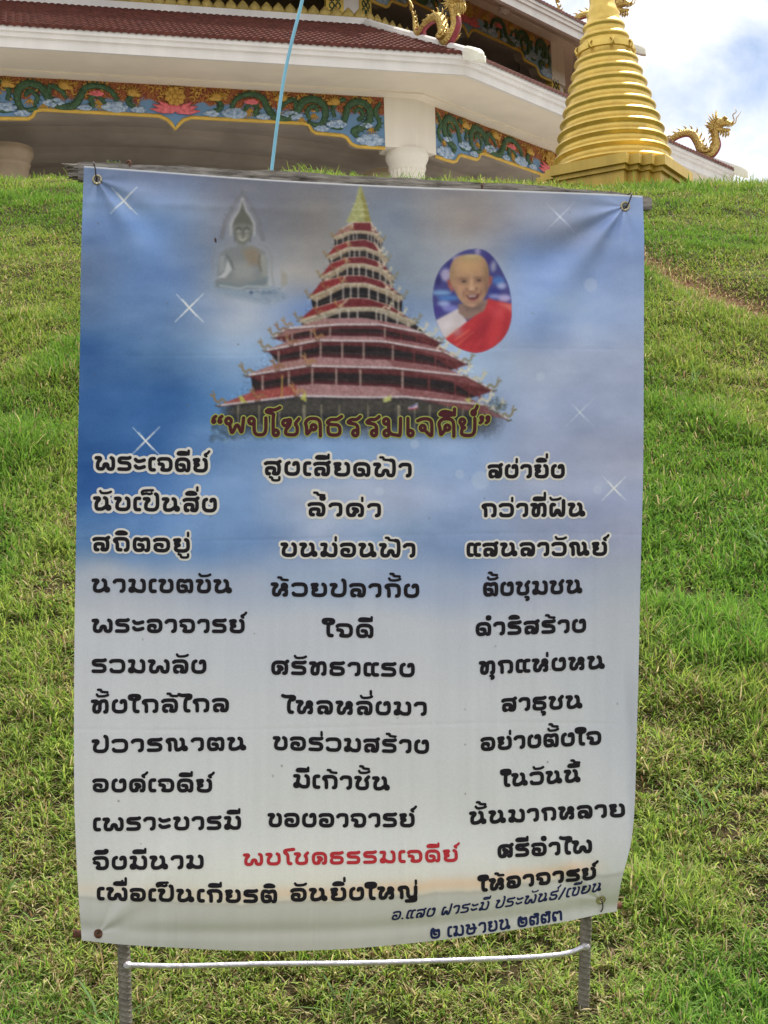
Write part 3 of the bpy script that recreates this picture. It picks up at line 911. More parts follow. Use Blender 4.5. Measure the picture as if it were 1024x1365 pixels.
for j in range(8):
    a = 2 * pi * j / 8 + .1
    for da in (-.05, .05): mb.tube([((rr + .02) * cos(a + da), (rr + .02) * sin(a + da), zc + .03), ((rr + .035) * cos(a), (rr + .035) * sin(a), zc), ((rr + .02) * cos(a + da), (rr + .02) * sin(a + da), zc - .035)], .010, 5)
mb.v = [tuple(TILT @ Vector(p)) for p in mb.v]
mb.build("collar", M_gold, stupa, True, 40)
def redent(h, c, n=3):
    """square with n stepped corners, half width h, step c"""
    q = []
    for j in range(n + 1):
        q.append((h - c * j, h - c * (n - j)))
        if j < n: q.append((h - c * (j + 1) + 0, h - c * (n - j)) if False else (h - c * j - c, h - c * (n - j)))
    pts = []
    for r in range(4):
        ca, sa = cos(r * pi / 2), sin(r * pi / 2)
        pts += [(x * ca - y * sa, x * sa + y * ca) for x, y in q]
    return pts
ROTB = radians(-31)
cb, sb = cos(ROTB), sin(ROTB)
def rpoly(h, c): return [(x * cb - y * sb, x * sb + y * cb) for x, y in redent(h, c)]
mb = MB()
for h, c, z0, z1 in ((.60, .085, -.6, .02), (.545, .08, .02, .17), (.575, .082, .17, .21), (.61, .085, .21, .30)):
    mb.vprism(rpoly(h, c), z0, z1 - .0005)
mb.build("base", mat("gold_base_paint", (.52, .36, .08), .5, metal=.25, var=.2, vscale=5.0, bump=.15, streak=True), stupa)

# ------------------------------------------------------------------ blue pole behind the banner
pp = []
for px, py, dd in ((322, 1010, 4.55), (338, 640, 4.62), (352, 330, 4.68), (363, 220, 4.70), (376, 120, 4.72), (388, 60, 4.73), (403, 0, 4.75), (414, -60, 4.76)):
    d = ray(px, py); pp.append(tuple(EYE + d * dd))
g0 = Vector(pp[0]); gz = float(hz(g0.x, g0.y))
pp = [(g0.x - .01, g0.y - .01, gz - .08)] + [p for p in pp if p[2] > gz + .1]
mb = MB(); b0 = pp[0]
mb.tube([tuple(Vector(p) - Vector(b0)) for p in spline(pp, 40)], .0054, 8)
bpole = mb.build("blue_pole", mat("pale_blue_plastic", (.22, .52, .68), .4, var=.1), None, True)
bpole.location = b0
nice(bpole, "thin light blue pole standing in the grass behind the banner", "pole")

# ------------------------------------------------------------------ the banner plane
D0, D1, D2 = 3.22, 3.47, 3.20
_p0 = EYE + ray(112, 222) * D0; _p1 = EYE + ray(855, 262) * D1; _p2 = EYE + ray(109, 1253) * D2
BN = np.cross(_p2 - _p0, _p1 - _p0); BN /= np.linalg.norm(BN)
if BN @ CF > 0: BN = -BN                    # towards the viewer
def on_plane(px, py, off=0.0):
    """points of the banner's own plane moved off by 'off' metres towards its front"""
    px = np.asarray(px, float); py = np.asarray(py, float)
    d = CF + np.multiply.outer((px - 512) / FPX, CR) + np.multiply.outer((682.5 - py) / FPX, CU)
    t = ((_p0 - EYE) @ BN + np.asarray(off) * 0) / (d @ BN)
    return EYE + d * t[..., None] + np.multiply.outer(np.asarray(off) + 0 * px, BN)

def disp(px, py):
    """relief of the hanging vinyl in metres"""
    px = np.asarray(px, float); py = np.asarray(py, float)
    D = .010 * (fbm(px / 240., py / 330., 4, 2) - .5)
    for cx, cy, a0, fr, amp, sg in ((129, 240, 1.02, 9, .0085, 1), (831, 276, 2.25, 10, .0105, 1), (800, 1199, -2.3, 8, .004, 1), (131, 1244, -.8, 8, .003, 1)):
        dx, dy = px - cx, py - cy
        r = np.hypot(dx, dy); a = np.arctan2(dy, dx)
        da = (a - a0 + pi) % (2 * pi) - pi
        D = D + amp * np.exp(-r / 215.) * (1 - np.exp(-r / 22.)) * np.cos(fr * da) * np.exp(-(da / .75) ** 2)
    e = px - (855 - .012 * (py - 262))
    D = D + .022 * np.exp(-((py - 1130) / 90.) ** 2) * np.exp(np.minimum(e + 12, 0) / 45.)
    D = D - .012 * np.exp(-((py - 1215) / 28.) ** 2) * sstep(740, 815, px)
    yb = 1250 - .045 * (px - 110) + 15 * np.sin(pi * (px - 110) / 713)
    D = D + .016 * np.exp(-((py - (yb - 60)) / 60.) ** 2) * sstep(100, 260, px) * (1 - .6 * sstep(600, 820, px))
    D = D - .004 * np.exp(-((py - (yb - 12)) / 10.) ** 2)
    D = D + .0012 * np.exp(-((py - (270 + .035 * (px - 112))) / 6.) ** 2) * (1 - sstep(300, 480, px))
    D = D + .0008 * np.sin(px / 23. + .8 * np.sin(py / 140.)) * sstep(600, 1100, py)
    for fx_ in (232, 415, 578, 722):        # memory of the folds it was packed in
        D = D + .00045 * np.exp(-((px - fx_ - 5 * np.sin(py / 170.)) / 2.6) ** 2) * (.4 + .6 * vnoise(px * 0 + fx_, py / 60., 7))
    for fy_ in (470, 716, 968):
        D = D - .00045 * np.exp(-((py - fy_ - 5 * np.sin(px / 150.)) / 2.6) ** 2) * (.3 + .7 * vnoise(px / 60., py * 0 + fy_, 8))
    return D + .006
def S(px, py, off=0.0):
    return on_plane(px, py, disp(px, py) + off)

TOP = [(112,222),(220,230),(330,238),(450,245),(560,250),(700,255),(800,259),(855,262)]
RIGHT = [(855,262),(857,330),(857,500),(856,620),(853,750),(850,900),(846,1010),(842,1070),(836,1115),(828,1150),(823,1178),(823,1215)]
BOT = [(109,1253),(180,1259),(300,1265),(390,1266),(500,1260),(600,1250),(700,1236),(823,1215)]
LEFT = [(112,222),(108,350),(107,450),(104,600),(101,750),(99,900),(99,1050),(101,1120),(104,1180),(109,1253)]
def resamp(P, n):
    P = np.array(spline(P, 400)); d = np.concatenate([[0], np.cumsum(np.hypot(*np.diff(P, axis=0).T))]); u = np.linspace(0, d[-1], n)
    return np.stack([np.interp(u, d, P[:, 0]), np.interp(u, d, P[:, 1])], -1)

# ---- the printed picture, painted on an array in the print's own coordinates
X0, Y0, PW, PH = 85, 205, 790, 1075
gy_ = [222, 300, 360, 420, 480, 540, 600, 660, 720, 780, 840, 950, 1100, 1200, 1270]
gx_ = [100, 200, 320, 420, 520, 620, 720, 850]
G = [
 [(120,135,160),(115,125,150),(110,112,122),(100,102,112),(115,113,118),(120,117,122),(128,130,142),(132,148,182)],
 [(105,130,170),(118,148,192),(122,124,132),(126,122,118),(110,120,135),(140,132,128),(138,144,160),(132,154,196)],
 [(92,112,142),(108,138,182),(130,134,140),(150,146,142),(130,140,150),(150,155,165),(126,150,194),(140,158,192)],
 [(82,108,143),(98,128,168),(152,162,178),(95,120,165),(120,140,170),(150,165,190),(128,152,194),(140,158,192)],
 [(52,92,143),(72,108,150),(140,165,195),(130,160,195),(130,155,190),(150,170,195),(156,166,188),(148,158,184)],
 [(38,82,138),(45,90,145),(92,132,176),(100,135,180),(115,145,180),(130,150,180),(150,162,188),(148,158,182)],
 [(38,83,138),(50,95,150),(108,138,178),(110,140,180),(120,145,180),(122,146,184),(142,151,175),(150,155,175)],
 [(48,93,148),(65,105,160),(112,142,184),(150,160,180),(150,160,184),(132,151,184),(142,151,175),(142,151,178)],
 [(88,122,162),(90,125,170),(112,141,180),(140,154,180),(130,150,180),(122,142,175),(142,151,175),(150,155,175)],
 [(158,164,174),(163,168,178),(152,161,178),(150,164,184),(148,160,182),(150,160,180),(156,162,176),(160,165,175)],
 [(180,182,186),(182,184,188),(178,181,187),(178,180,186),(178,180,185),(176,178,184),(176,178,183),(168,171,177)],
 [(185,186,187),(187,188,189),(187,188,189),(186,187,188),(186,186,187),(184,185,186),(182,183,184),(172,175,180)],
 [(190,190,187),(192,192,189),(192,192,189),(191,191,187),(190,190,186),(188,188,185),(186,186,183),(176,177,178)],
 [(193,192,183),(196,194,182),(196,194,180),(196,193,178),(195,192,178),(193,190,178),(190,188,177),(180,180,175)],
 [(165,165,158),(172,171,160),(176,174,160),(178,175,160),(178,175,160),(176,174,162),(174,173,164),(170,170,165)]]
G = np.array(G, float)
_py, _px = np.meshgrid(np.arange(PH) + Y0, np.arange(PW) + X0, indexing='ij')
wx_ = _px + 30 * (fbm(_px / 70., _py / 70., 12, 3) - .5); wy_ = _py + 30 * (fbm(_px / 70., _py / 70., 13, 3) - .5)
def gsample(xx, yy):
    fx = np.interp(xx, gx_, range(len(gx_))); fy = np.interp(yy, gy_, range(len(gy_)))
    ix = np.clip(fx.astype(int), 0, len(gx_) - 2); iy = np.clip(fy.astype(int), 0, len(gy_) - 2)
    ax, ay = fx - ix, fy - iy
    ax = (ax * ax * (3 - 2 * ax))[..., None]; ay = (ay * ay * (3 - 2 * ay))[..., None]
    return (G[iy, ix] * (1 - ax) + G[iy, ix + 1] * ax) * (1 - ay) + (G[iy + 1, ix] * (1 - ax) + G[iy + 1, ix + 1] * ax) * ay
IMG = gsample(wx_, wy_)
cl = fbm(_px / 120. + 3, _py / 46., 30, 5)
cl2 = fbm(_px / 60. + 3, _py / 50., 33, 5)
am = (sstep(800, 700, _py) * .9 + .03)
IMG += ((cl - .5) * 52 * am)[..., None] * np.array([1.1, 1.0, .75]) + ((cl2 - .5) * 26 * am)[..., None]

def poly_cov(pts, soft=1.0):
    P = np.array(pts, float)
    x0, y0 = np.floor(P.min(0) - soft * 2 - 2).astype(int); x1, y1 = np.ceil(P.max(0) + soft * 2 + 2).astype(int)
    x0, y0 = max(x0, X0), max(y0, Y0); x1, y1 = min(x1, X0 + PW), min(y1, Y0 + PH)
    yy, xx = np.mgrid[y0:y1, x0:x1].astype(float)
    dmin = np.full(xx.shape, 1e9); ins = np.zeros(xx.shape, bool)
    for (ax, ay), (bx, by) in zip(P, np.roll(P, -1, 0)):
        vx, vy = bx - ax, by - ay
        t = np.clip(((xx - ax) * vx + (yy - ay) * vy) / (vx * vx + vy * vy + 1e-9), 0, 1)
        dmin = np.minimum(dmin, np.hypot(xx - ax - t * vx, yy - ay - t * vy))
        c = ((ay > yy) != (by > yy)) & (xx < vx * (yy - ay) / (vy + 1e-12) + ax)
        ins ^= c
    sd = np.where(ins, -dmin, dmin)
    return (slice(y0 - Y0, y1 - Y0), slice(x0 - X0, x1 - X0)), np.clip(.5 - sd / soft, 0, 1)
def fill(pts, colr, alpha=1.0, soft=1.0, clip=None):
    sl_, cov = poly_cov(pts, soft)
    if clip is not None: cov = cov * clip[sl_]
    c = (cov * alpha)[..., None]
    IMG[sl_] = IMG[sl_] * (1 - c) + np.array(colr, float) * c
def line(pts, wdt, colr, alpha=1.0, soft=1.0, clip=None):
    for (ax, ay), (bx, by) in zip(pts[:-1], pts[1:]):
        l = math.hypot(bx - ax, by - ay) + 1e-6; nx, ny = -(by - ay) / l * wdt / 2, (bx - ax) / l * wdt / 2
        fill([(ax + nx, ay + ny), (bx + nx, by + ny), (bx - nx, by - ny), (ax - nx, ay - ny)], colr, alpha, soft, clip)
def ellp(cx, cy, rx, ry, rot=0, n=28):
    return [(cx + rx * cos(a) * cos(rot) - ry * sin(a) * sin(rot), cy + rx * cos(a) * sin(rot) + ry * sin(a) * cos(rot)) for a in np.linspace(0, 2 * pi, n, endpoint=False)]

# seated statue, faded into the clouds
bt = lambda P: [(270 + x / 8.033, 240 + y / 8.03) for x, y in P]
fill(bt([(230,640),(250,470),(330,320),(425,190),(520,330),(590,470),(640,650),(700,720),(760,900),(770,1120),(100,1100),(110,800),(160,700)]), (150,150,150), .22, 9)
fill(bt([(90,1100),(400,1150),(760,1140),(900,1250),(720,1330),(320,1260),(140,1200)]), (118,134,150), .75, 8)
fill(bt([(840,960),(900,1020),(905,1110),(850,1150),(840,1100)]), (140,135,120), .7, 4)
for off in (0, 26):
    line(bt([(210-off,640),(245-off,520),(275-off,420),(330-off,310),(425,150-off),(520+off,310),(575+off,430),(590+off,560),(640+off,660)]), 2.2, (104,104,106), .72, 2.5)
line(bt([(110,1010),(110,800),(150,720),(270,690)]), 1.6, (120,124,128), .6, 2)
line(bt([(600,690),(690,730),(740,830),(740,1000),(760,1130)]), 1.6, (120,120,116), .6, 2)
fill(bt([(370,690),(360,715),(250,740),(190,790),(165,900),(160,1020),(190,1040),(130,1080),(140,1150),(400,1175),(720,1160),(690,1060),(690,850),(660,770),(560,725),(480,700)]), (112,116,114), .78, 4)
fill(bt([(430,760),(520,720),(600,760),(620,900),(480,930)]), (128,112,92), .8, 9)
fill(bt([(330,900),(470,880),(560,960),(520,1060),(340,1060)]), (146,146,144), .6, 9)
fill(bt([(180,830),(235,800),(240,960),(180,1000)]), (140,144,146), .8, 4)
fill(bt([(615,800),(680,810),(685,1040),(640,1040)]), (140,140,134), .8, 4)
fill(bt([(265,860),(315,960),(240,1050),(165,1050),(235,985)]), (170,172,172), .95, 2)
fill(bt([(700,1060),(735,1135),(670,1130)]), (168,170,170), .9, 2)
line(bt([(250,800),(310,890),(330,960)]), 2, (80,84,84), .7, 2); line(bt([(610,800),(600,900),(625,980)]), 2, (92,82,70), .7, 2)
fill(bt([(140,1090),(420,1130),(700,1040),(700,1120),(500,1150),(160,1140)]), (100,114,120), .7, 4)
line(bt([(180,1130),(400,1165),(470,1140),(720,1150)]), 2, (160,170,175), .8, 2)
fill(bt(ellp(520, 1205, 18, 22)), (45,60,90), .9, 2)
fill(bt([(320,500),(345,420),(395,350),(425,225),(450,345),(500,400),(535,480),(540,560),(500,660),(440,705),(370,685),(330,590)]), (104,106,98), 1, 2)
line(bt([(300,600),(300,480),(345,395),(400,310),(425,200),(455,310),(505,395),(550,470),(552,600)]), 2.4, (164,162,158), .8, 2.5)
fill(bt([(325,490),(345,420),(395,350),(425,225),(450,345),(500,400),(535,490),(430,470)]), (84,85,76), .9, 3)
for sx in (385, 470):
    line(bt([(sx - 35, 540), (sx, 512), (sx + 32, 535)]), 1.6, (58,60,56), .85, 1.5)
    fill(bt(ellp(sx, 556, 26, 12)), (138,138,128), .8, 2)
fill(bt([(418,540),(440,540),(452,610),(408,610)]), (82,84,78), .6, 3)
fill(bt(ellp(395, 610, 24, 20)), (150,148,138), .7, 4); fill(bt(ellp(470, 605, 24, 20)), (140,138,128), .7, 4)
line(bt([(388,632),(425,655),(465,628)]), 2.2, (168,166,158), .9, 1.5)
for sx in (345, 510): line(bt([(sx, 560), (sx - 2, 670)]), 2, (84,86,82), .8, 2)
for j in range(17):                         # flames along the pointed halo
    t_ = j / 16; xa = np.interp(t_, [0, .3, .5, .7, 1], [215, 250, 425, 585, 630]); ya = np.interp(t_, [0, .3, .5, .7, 1], [640, 430, 150, 440, 650])
    line(bt([(xa, ya), (xa + (xa - 425) * .16, ya - 46)]), 2.4, (100,100,104), .55, 2)
for k_ in range(6): line(bt([(470 + 30 * k_, 1190 + 18 * (k_ % 3)), (620 + 40 * k_, 1185 + 26 * (k_ % 2))]), 1.6, random.choice([(84,100,120), (176,182,188), (70,84,100)]), .5, 2)
for k_ in range(26): fill(bt(ellp(random.uniform(560, 880), random.uniform(1150, 1330), random.uniform(8, 24), random.uniform(5, 14))), random.choice([(80,94,108), (120,134,146), (168,172,176)]), .35, 2)
# nine roofed tower
TW = [  # roof top line, eave line, roof colour, right edge
 ([(452,308),(470,297),(482,297),(494,297),(502,310)], [(443,318),(468,309),(483,309),(498,311),(511,322)]),
 ([(446,329),(464,322),(482,320),(486,320),(499,325),(507,334)], [(434,344),(464,331),(482,331),(486,331),(508,339),(517,349)]),
 ([(440,352),(462,344),(482,343),(484,343),(503,349),(513,356)], [(426,371),(461,353),(482,353),(484,353),(509,360),(526,373)]),
 ([(428,376),(460,368),(482,368),(486,369),(510,376),(524,385)], [(411,398),(455,379),(482,379),(487,379),(519,389),(538,399)]),
 ([(416,412),(464,398),(482,398),(491,399),(520,408),(536,419)], [(397,429),(450,412),(482,411),(500,411),(517,415),(556,431)]),
 ([(402,434),(432,425),(482,424),(502,427),(540,434),(572,448)], [(364,451),(382,438),(450,433),(506,433),(564,444),(589,457)]),
 ([(388,454),(438,448),(500,449),(511,450),(560,458),(590,465)], [(352,468),(423,454),(500,455),(515,456),(591,469),(624,486)]),
 ([(370,484),(425,476),(497,479),(516,480),(570,487),(599,493)], [(327,501),(411,488),(497,490),(526,491),(620,501),(658,521)]),
 ([(335,523),(395,514),(421,512),(500,515),(523,516),(580,523),(624,531)], [(290,541),(395,528),(497,530),(539,529),(648,540),(678,560)])]
TCLIP = np.ones((PH, PW)) * sstep(592, 560, _py) * 1.0
fill([(478.5,249),(481,249),(486,265),(490,280),(494,297),(461,297),(467,284),(473,270)], (150,150,98), 1, 1)
fill([(480,250),(483,270),(487,297),(494,297),(490,280),(486,265)], (120,112,50), .8, 2)
for y in (272, 280, 288): line([(468, y), (491, y)], 1, (190,190,160), .6, 1)
for i, (Rl, El) in enumerate(TW):
    nxt = TW[i + 1][0] if i < 8 else [(292,600),(300,600),(660,600),(690,575)]
    nb = TW[i + 1][1] if i < 8 else None
    up = El
    # walls and openings below this eave
    if i < 8:
        low = TW[i + 1][0]
        le, re = TW[i + 1][1][0], TW[i + 1][1][-1]
        wall = [(482 + (x - 482) * .955, y + 1) for x, y in up] + [(482 + (x - 482) * .985, y + 2) for x, y in low[::-1]]
        fill(wall, (16,13,16) if i < 5 else (24,15,18), 1, 1, TCLIP)
        # soffit band under the eave
        so_ = (146,128,104) if i < 4 else ((150,138,118) if i == 4 else (82,32,34))
        th = (3.4, 4.2, 4.8, 5.0, 5, 6, 7, 8.5)[i]
        sof = [(x, y) for x, y in up] + [(x * .86 + 482 * .14, y + th) for x, y in up[::-1]]
        fill(sof, so_, .95, 1.2, TCLIP)
        if i >= 5:                          # red parapet along the floor of the opening
            line([(x * .97 + 482 * .03, y - 2) for x, y in low], 4.0, (74,22,28), .85, 1.5, TCLIP)
        if i < 8:                            # thin railing in each opening
            line([(482 + (x - 482) * .96, y - 4 - .35 * i) for x, y in low], 1.0, (96,88,80) if i < 5 else (92,58,54), .7, 1, TCLIP)
        for f in (.03, .12, .2, .28, .36, .63, .71, .79, .88, .96):
            j = f * (len(up) - 1); a = np.array([np.interp(j, range(len(up)), [p[0] for p in up]), np.interp(j, range(len(up)), [p[1] for p in up])])
            bx = a[0] * .93 + 482 * .07
            yb_ = np.interp(bx, [p[0] for p in low], [p[1] for p in low])
            line([(bx, a[1] + 2), (bx, yb_ + 1)], (1.6, 1.8, 2, 2.2, 2.4, 2.4, 2.6, 2.8)[i], (168,158,148) if i < 5 else ((150,128,118) if f < .7 else (92,40,40)), .9, 1, TCLIP)
    else:
        BCL = sstep(592, 560, _py) * sstep(284, 316, _px) * sstep(684, 632, _px)
        fill([(290,541),(395,529),(539,530),(648,541),(678,560),(660,600),(300,600)], (30,28,30), .95, 3, BCL)
        fill([(300,545),(395,532),(539,533),(640,543),(640,551),(300,553)], (80,74,60), .5, 5, BCL)
        for x in (317, 345, 372, 405, 428, 452, 490, 531, 552, 572, 596, 616): line([(x, 540), (x, 590)], 4 if x in (405, 531) else 1.8, (138,130,108), .75, 1.5, BCL)
        for j in range(120):
            x = random.uniform(300, 650); y = random.uniform(562, 590); fill(ellp(x, y, random.uniform(1.5, 6), random.uniform(1, 3)), random.choice([(150,160,150), (60,70,60), (110,130,150), (180,185,180), (96,110,90)]), .45, 2, BCL)
    # roof
    roof = Rl + El[::-1]
    if i < 5:
        fill(roof, (96,30,35), 1, 1, TCLIP)
        fill([Rl[0], Rl[1], El[1], El[0]], (122,36,38) if i else (140,104,94), .9, 1, TCLIP)
        for a, bb in ((Rl[1], El[1]), (Rl[-2], El[-2])):
            line([a, bb], 2.6, (168,155,134), .9, 1, TCLIP)
        line(El, 2.4 + .22 * i, (166,154,132), 1, 1, TCLIP); line(Rl, 1.2, (196,180,160), .8, 1, TCLIP)
    else:
        fill(roof, (150,112,112), 1, 1, TCLIP)
        fill([Rl[0], Rl[1], El[1 if i != 5 else 2], El[0]], (138,60,54) if i == 8 else (142,104,98), .9, 1, TCLIP)
        fill([Rl[-3], Rl[-1], El[-1], El[-3]], (116,66,66), .85, 2, TCLIP)
        for x in np.arange(El[1][0] + 4, El[-2][0] - 4, 3.1):
            yt = np.interp(x, [p[0] for p in Rl], [p[1] for p in Rl]); yb_ = np.interp(x, [p[0] for p in El], [p[1] for p in El])
            line([(x, yt + 1), (x, yb_ - 1)], 1, (128,92,94), .55, 1, TCLIP)
        line(El, 2.4, (190,182,182), 1, 1, TCLIP); line([(x, y + 2.0) for x, y in El], 1, (60,30,34), .8, 1, TCLIP)
    # little roof dragons
    sc_ = 2.4 + .62 * i
    for (x, y), c_, sg in ((El[0], (128,104,66), -1), (El[-1], (120,112,84), 1), (El[1], (150,112,72), -1), (El[-2], (196,186,158), 1), ((El[0][0]*.5+El[1][0]*.5, El[0][1]*.5+El[1][1]*.5), (130,92,62), -1), ((El[-1][0]*.5+El[-2][0]*.5, El[-1][1]*.5+El[-2][1]*.5), (186,176,146), 1)):
        y -= 2.5
        line([(x - sg * sc_ * 1.5, y - sc_ * .2), (x - sg * sc_ * .8, y - sc_ * .9), (x - sg * sc_ * .1, y - sc_ * .2), (x + sg * sc_ * .5, y - sc_ * .6), (x + sg * sc_ * .7, y - sc_ * 1.4), (x + sg * sc_ * 1.4, y - sc_ * 1.6)], max(1.6, sc_ * .40), c_, .95, 1, TCLIP)
        line([(x - sg * sc_ * .5, y + sc_ * .1), (x - sg * sc_ * .2, y + sc_ * .5), (x + sg * sc_ * .5, y + sc_ * .3)], max(1.2, sc_ * .3), tuple(q * .55 for q in c_), .8, 1, TCLIP)
        line([(x + sg * sc_ * .5, y - sc_ * 1.5), (x + sg * sc_ * .9, y - sc_ * 2.3)], max(1.2, sc_ * .24), c_, .9, 1, TCLIP)
fill([(318,528),(322,528),(329,538),(320,536)], (170,170,80), .9, 1); fill([(400,532),(407,522),(408,536)], (176,176,84), .9, 1)
fill([(510,532),(521,527),(521,534),(511,537)], (176,178,104), .9, 1); fill([(543,544),(556,537),(556,544),(544,546)], (196,190,196), .95, 1)
line([(546,543.5),(555,539.5)], 1.5, (40,44,110), .9, 1); line([(544,546),(556,544)], 1.5, (160,40,48), .9, 1)
fill([(618,533),(626,530),(626,538)], (170,170,90), .9, 1)
line([(376,500),(375,530)], 2, (170,140,70), .9, 1)
for j in range(90):                         # a tree by the corner of the tower
    a = random.uniform(0, 2 * pi); r = random.uniform(0, 1) ** .6
    fill(ellp(663 + 13 * r * cos(a), 541 + 11 * r * sin(a), 1.4, 1.1), random.choice([(62,74,74), (90,104,100), (44,54,58)]), .55, 1)
for j in range(50):
    fill(ellp(random.uniform(282, 312), random.uniform(560, 588), random.uniform(2, 5), random.uniform(2, 4)), random.choice([(60,84,104), (110,138,160), (40,56,70)]), .35, 3)
def blur(mask, amt, haze=None):
    global IMG
    k = np.array([.06, .24, .40, .24, .06]); B = IMG
    for ax_ in (0, 1):
        B = sum(w * np.roll(B, q - 2, axis=ax_) for q, w in enumerate(k))
    m_ = (mask * amt)[..., None]
    IMG = IMG * (1 - m_) + B * m_
    if haze is not None: IMG = IMG * (1 - mask[..., None] * haze[0]) + np.array(haze[1]) * mask[..., None] * haze[0]
_pm = sstep(240, 250, _py) * sstep(600, 590, _py) * sstep(285, 300, _px) * sstep(685, 670, _px)
_TO = [(480,252),(490,297),(509,318),(515,347),(524,371),(536,398),(552,430),(585,456),(620,485),(654,520),(672,559),(660,585),(300,588),(292,545),(331,500),(356,467),(368,451),(401,428),(413,397),(428,370),(436,343),(445,317),(463,297)]
_sl, _cv = poly_cov(_TO, 3); _tm = np.zeros((PH, PW)); _tm[_sl] = _cv
IMG = IMG * (1 + ((RNG.random((PH, PW)) - .5) * .34 * _tm)[..., None]) + ((fbm(_px / 3.1, _py / 2.3, 91, 2) - .5) * 34 * _tm)[..., None]
blur(_pm, .8, (.02, (140, 138, 145)))
# portrait in an egg shaped frame
mk = lambda P: [(570 + x / 8.533, 325 + y / 8.535) for x, y in P]
EGG = spline(mk([(540,60),(640,80),(740,160),(830,290),(910,450),(945,600),(950,700),(940,880),(880,1040),(780,1150),(660,1220),(540,1245),(420,1220),(300,1160),(190,1070),(110,920),(70,780),(52,620),(65,480),(110,340),(170,250),(300,140),(420,80),(540,60)]), 120)
_sl, _cv = poly_cov(EGG, 1.2)
EC = np.zeros((PH, PW)); EC[_sl] = _cv
fill(EGG, (62,62,118), 1, 1.2)
for x, y, rx, ry, c_ in ((200,360,60,70,(168,158,182)),(330,170,60,30,(150,140,168)),(560,90,30,50,(150,142,170)),(150,560,110,30,(120,160,198)),(230,620,120,30,(70,120,180)),(180,690,70,40,(150,165,205)),(110,760,60,60,(60,52,124)),(260,740,90,40,(122,124,186)),(740,260,30,60,(150,150,172)),(800,420,70,50,(70,110,170)),(840,480,50,36,(160,170,202)),(760,540,60,24,(36,46,120)),(870,620,70,40,(172,168,204)),(760,600,60,24,(140,150,196)),(110,420,40,60,(40,36,90)),(680,170,50,70,(56,48,110)),(250,230,50,40,(52,44,104))):
    fill(mk(ellp(x, y, rx, ry)), c_, .85, 5, EC)
fill(mk([(60,890),(340,740),(420,850),(450,900),(180,1110),(80,1000)]), (186,176,178), 1, 1.5, EC)
fill(mk([(340,800),(430,850),(300,960),(200,1080),(260,930)]), (172,160,158), .5, 6, EC)
fill(mk([(680,620),(740,640),(960,690),(1000,1300),(300,1300),(190,1085),(430,900),(520,830)]), (168,44,50), 1, 1.5, EC)
fill(mk([(800,680),(960,690),(960,790),(860,720)]), (196,112,100), .8, 4, EC)
fill(mk([(560,850),(700,800),(640,1240),(480,1240)]), (142,30,42), .55, 10, EC)
fill(mk([(700,700),(860,760),(840,860),(700,820)]), (186,66,70), .5, 8, EC)
for a, bb in (((470,985),(300,1100)), ((515,1005),(320,1165)), ((340,960),(210,1075))):
    line(mk([a, bb]), 1.4, (208,116,76), .8, 1.5, EC)
fill(mk([(345,690),(640,640),(690,640),(640,760),(520,830),(450,870),(350,790)]), (128,104,94), 1, 2, EC)
fill(mk([(400,700),(640,680),(600,760),(440,770)]), (98,76,70), .6, 6, EC)
for P in ([(215,420),(240,405),(275,450),(290,545),(265,545),(225,480)], [(685,380),(715,365),(738,390),(725,450),(690,510),(680,450)]):
    fill(mk(P), (150,86,80), 1, 1.5, EC)
HEAD = spline(mk([(480,125),(590,140),(660,210),(690,310),(690,420),(685,520),(640,620),(570,690),(510,722),(430,700),(360,640),(315,560),(270,470),(245,380),(250,280),(290,190),(370,140),(480,125)]), 80)
_sl, _cv = poly_cov(HEAD, 1.4); HC = np.zeros((PH, PW)); HC[_sl] = _cv; HC = HC * EC
def dab(x, y, rx, ry, colr, al, clip=None, rot=0.0):
    global IMG
    cx, cy = 570 + x / 8.533, 325 + y / 8.535
    dx, dy = (_px - cx) * 8.533, (_py - cy) * 8.535
    ux, uy = dx * cos(rot) + dy * sin(rot), -dx * sin(rot) + dy * cos(rot)
    w = np.exp(-(ux / rx) ** 2 - (uy / ry) ** 2) * al * (HC if clip is None else clip)
    IMG = IMG * (1 - w[..., None]) + np.array(colr, float) * w[..., None]
fill(HEAD, (163, 127, 100), 1, 1.5, EC)
for q in ((480,165,170,60,(160,140,98),.8),(500,140,90,22,(182,168,132),.6),(440,270,120,75,(184,147,104),.75),(540,260,90,60,(178,140,100),.5),(268,330,40,120,(134,112,76),.6),(672,310,44,130,(120,96,68),.65),
          (392,398,78,13,(104,74,60),.65),(572,388,72,12,(98,70,58),.65),(398,430,66,22,(114,82,68),.7),(578,420,62,20,(108,78,66),.7),(408,432,22,11,(30,24,26),.95),(580,419,20,10,(28,22,24),.95),(360,436,20,8,(150,126,112),.5),
          (398,462,56,10,(140,104,84),.6),(575,450,52,10,(132,96,78),.6),(495,440,22,70,(188,150,120),.85),(497,512,40,26,(196,158,130),.85),(442,522,16,18,(112,72,62),.8),(552,516,16,18,(106,68,58),.8),(497,549,56,9,(102,62,54),.8),
          (362,510,54,46,(180,136,110),.75),(628,495,42,46,(158,114,92),.6),(408,572,14,42,(124,84,72),.7),(606,560,14,42,(114,76,66),.7),(672,520,40,130,(108,80,68),.75),(304,560,30,70,(126,92,76),.6),
          (500,566,60,8,(150,104,90),.5)):
    dab(*q)
fill(mk([(428,588),(500,578),(592,572),(572,622),(515,650),(464,632)]), (88,44,46), .95, 1.6, EC)
fill(mk([(450,592),(500,587),(556,584),(538,606),(472,611)]), (200,190,182), .8, 1.4, EC)
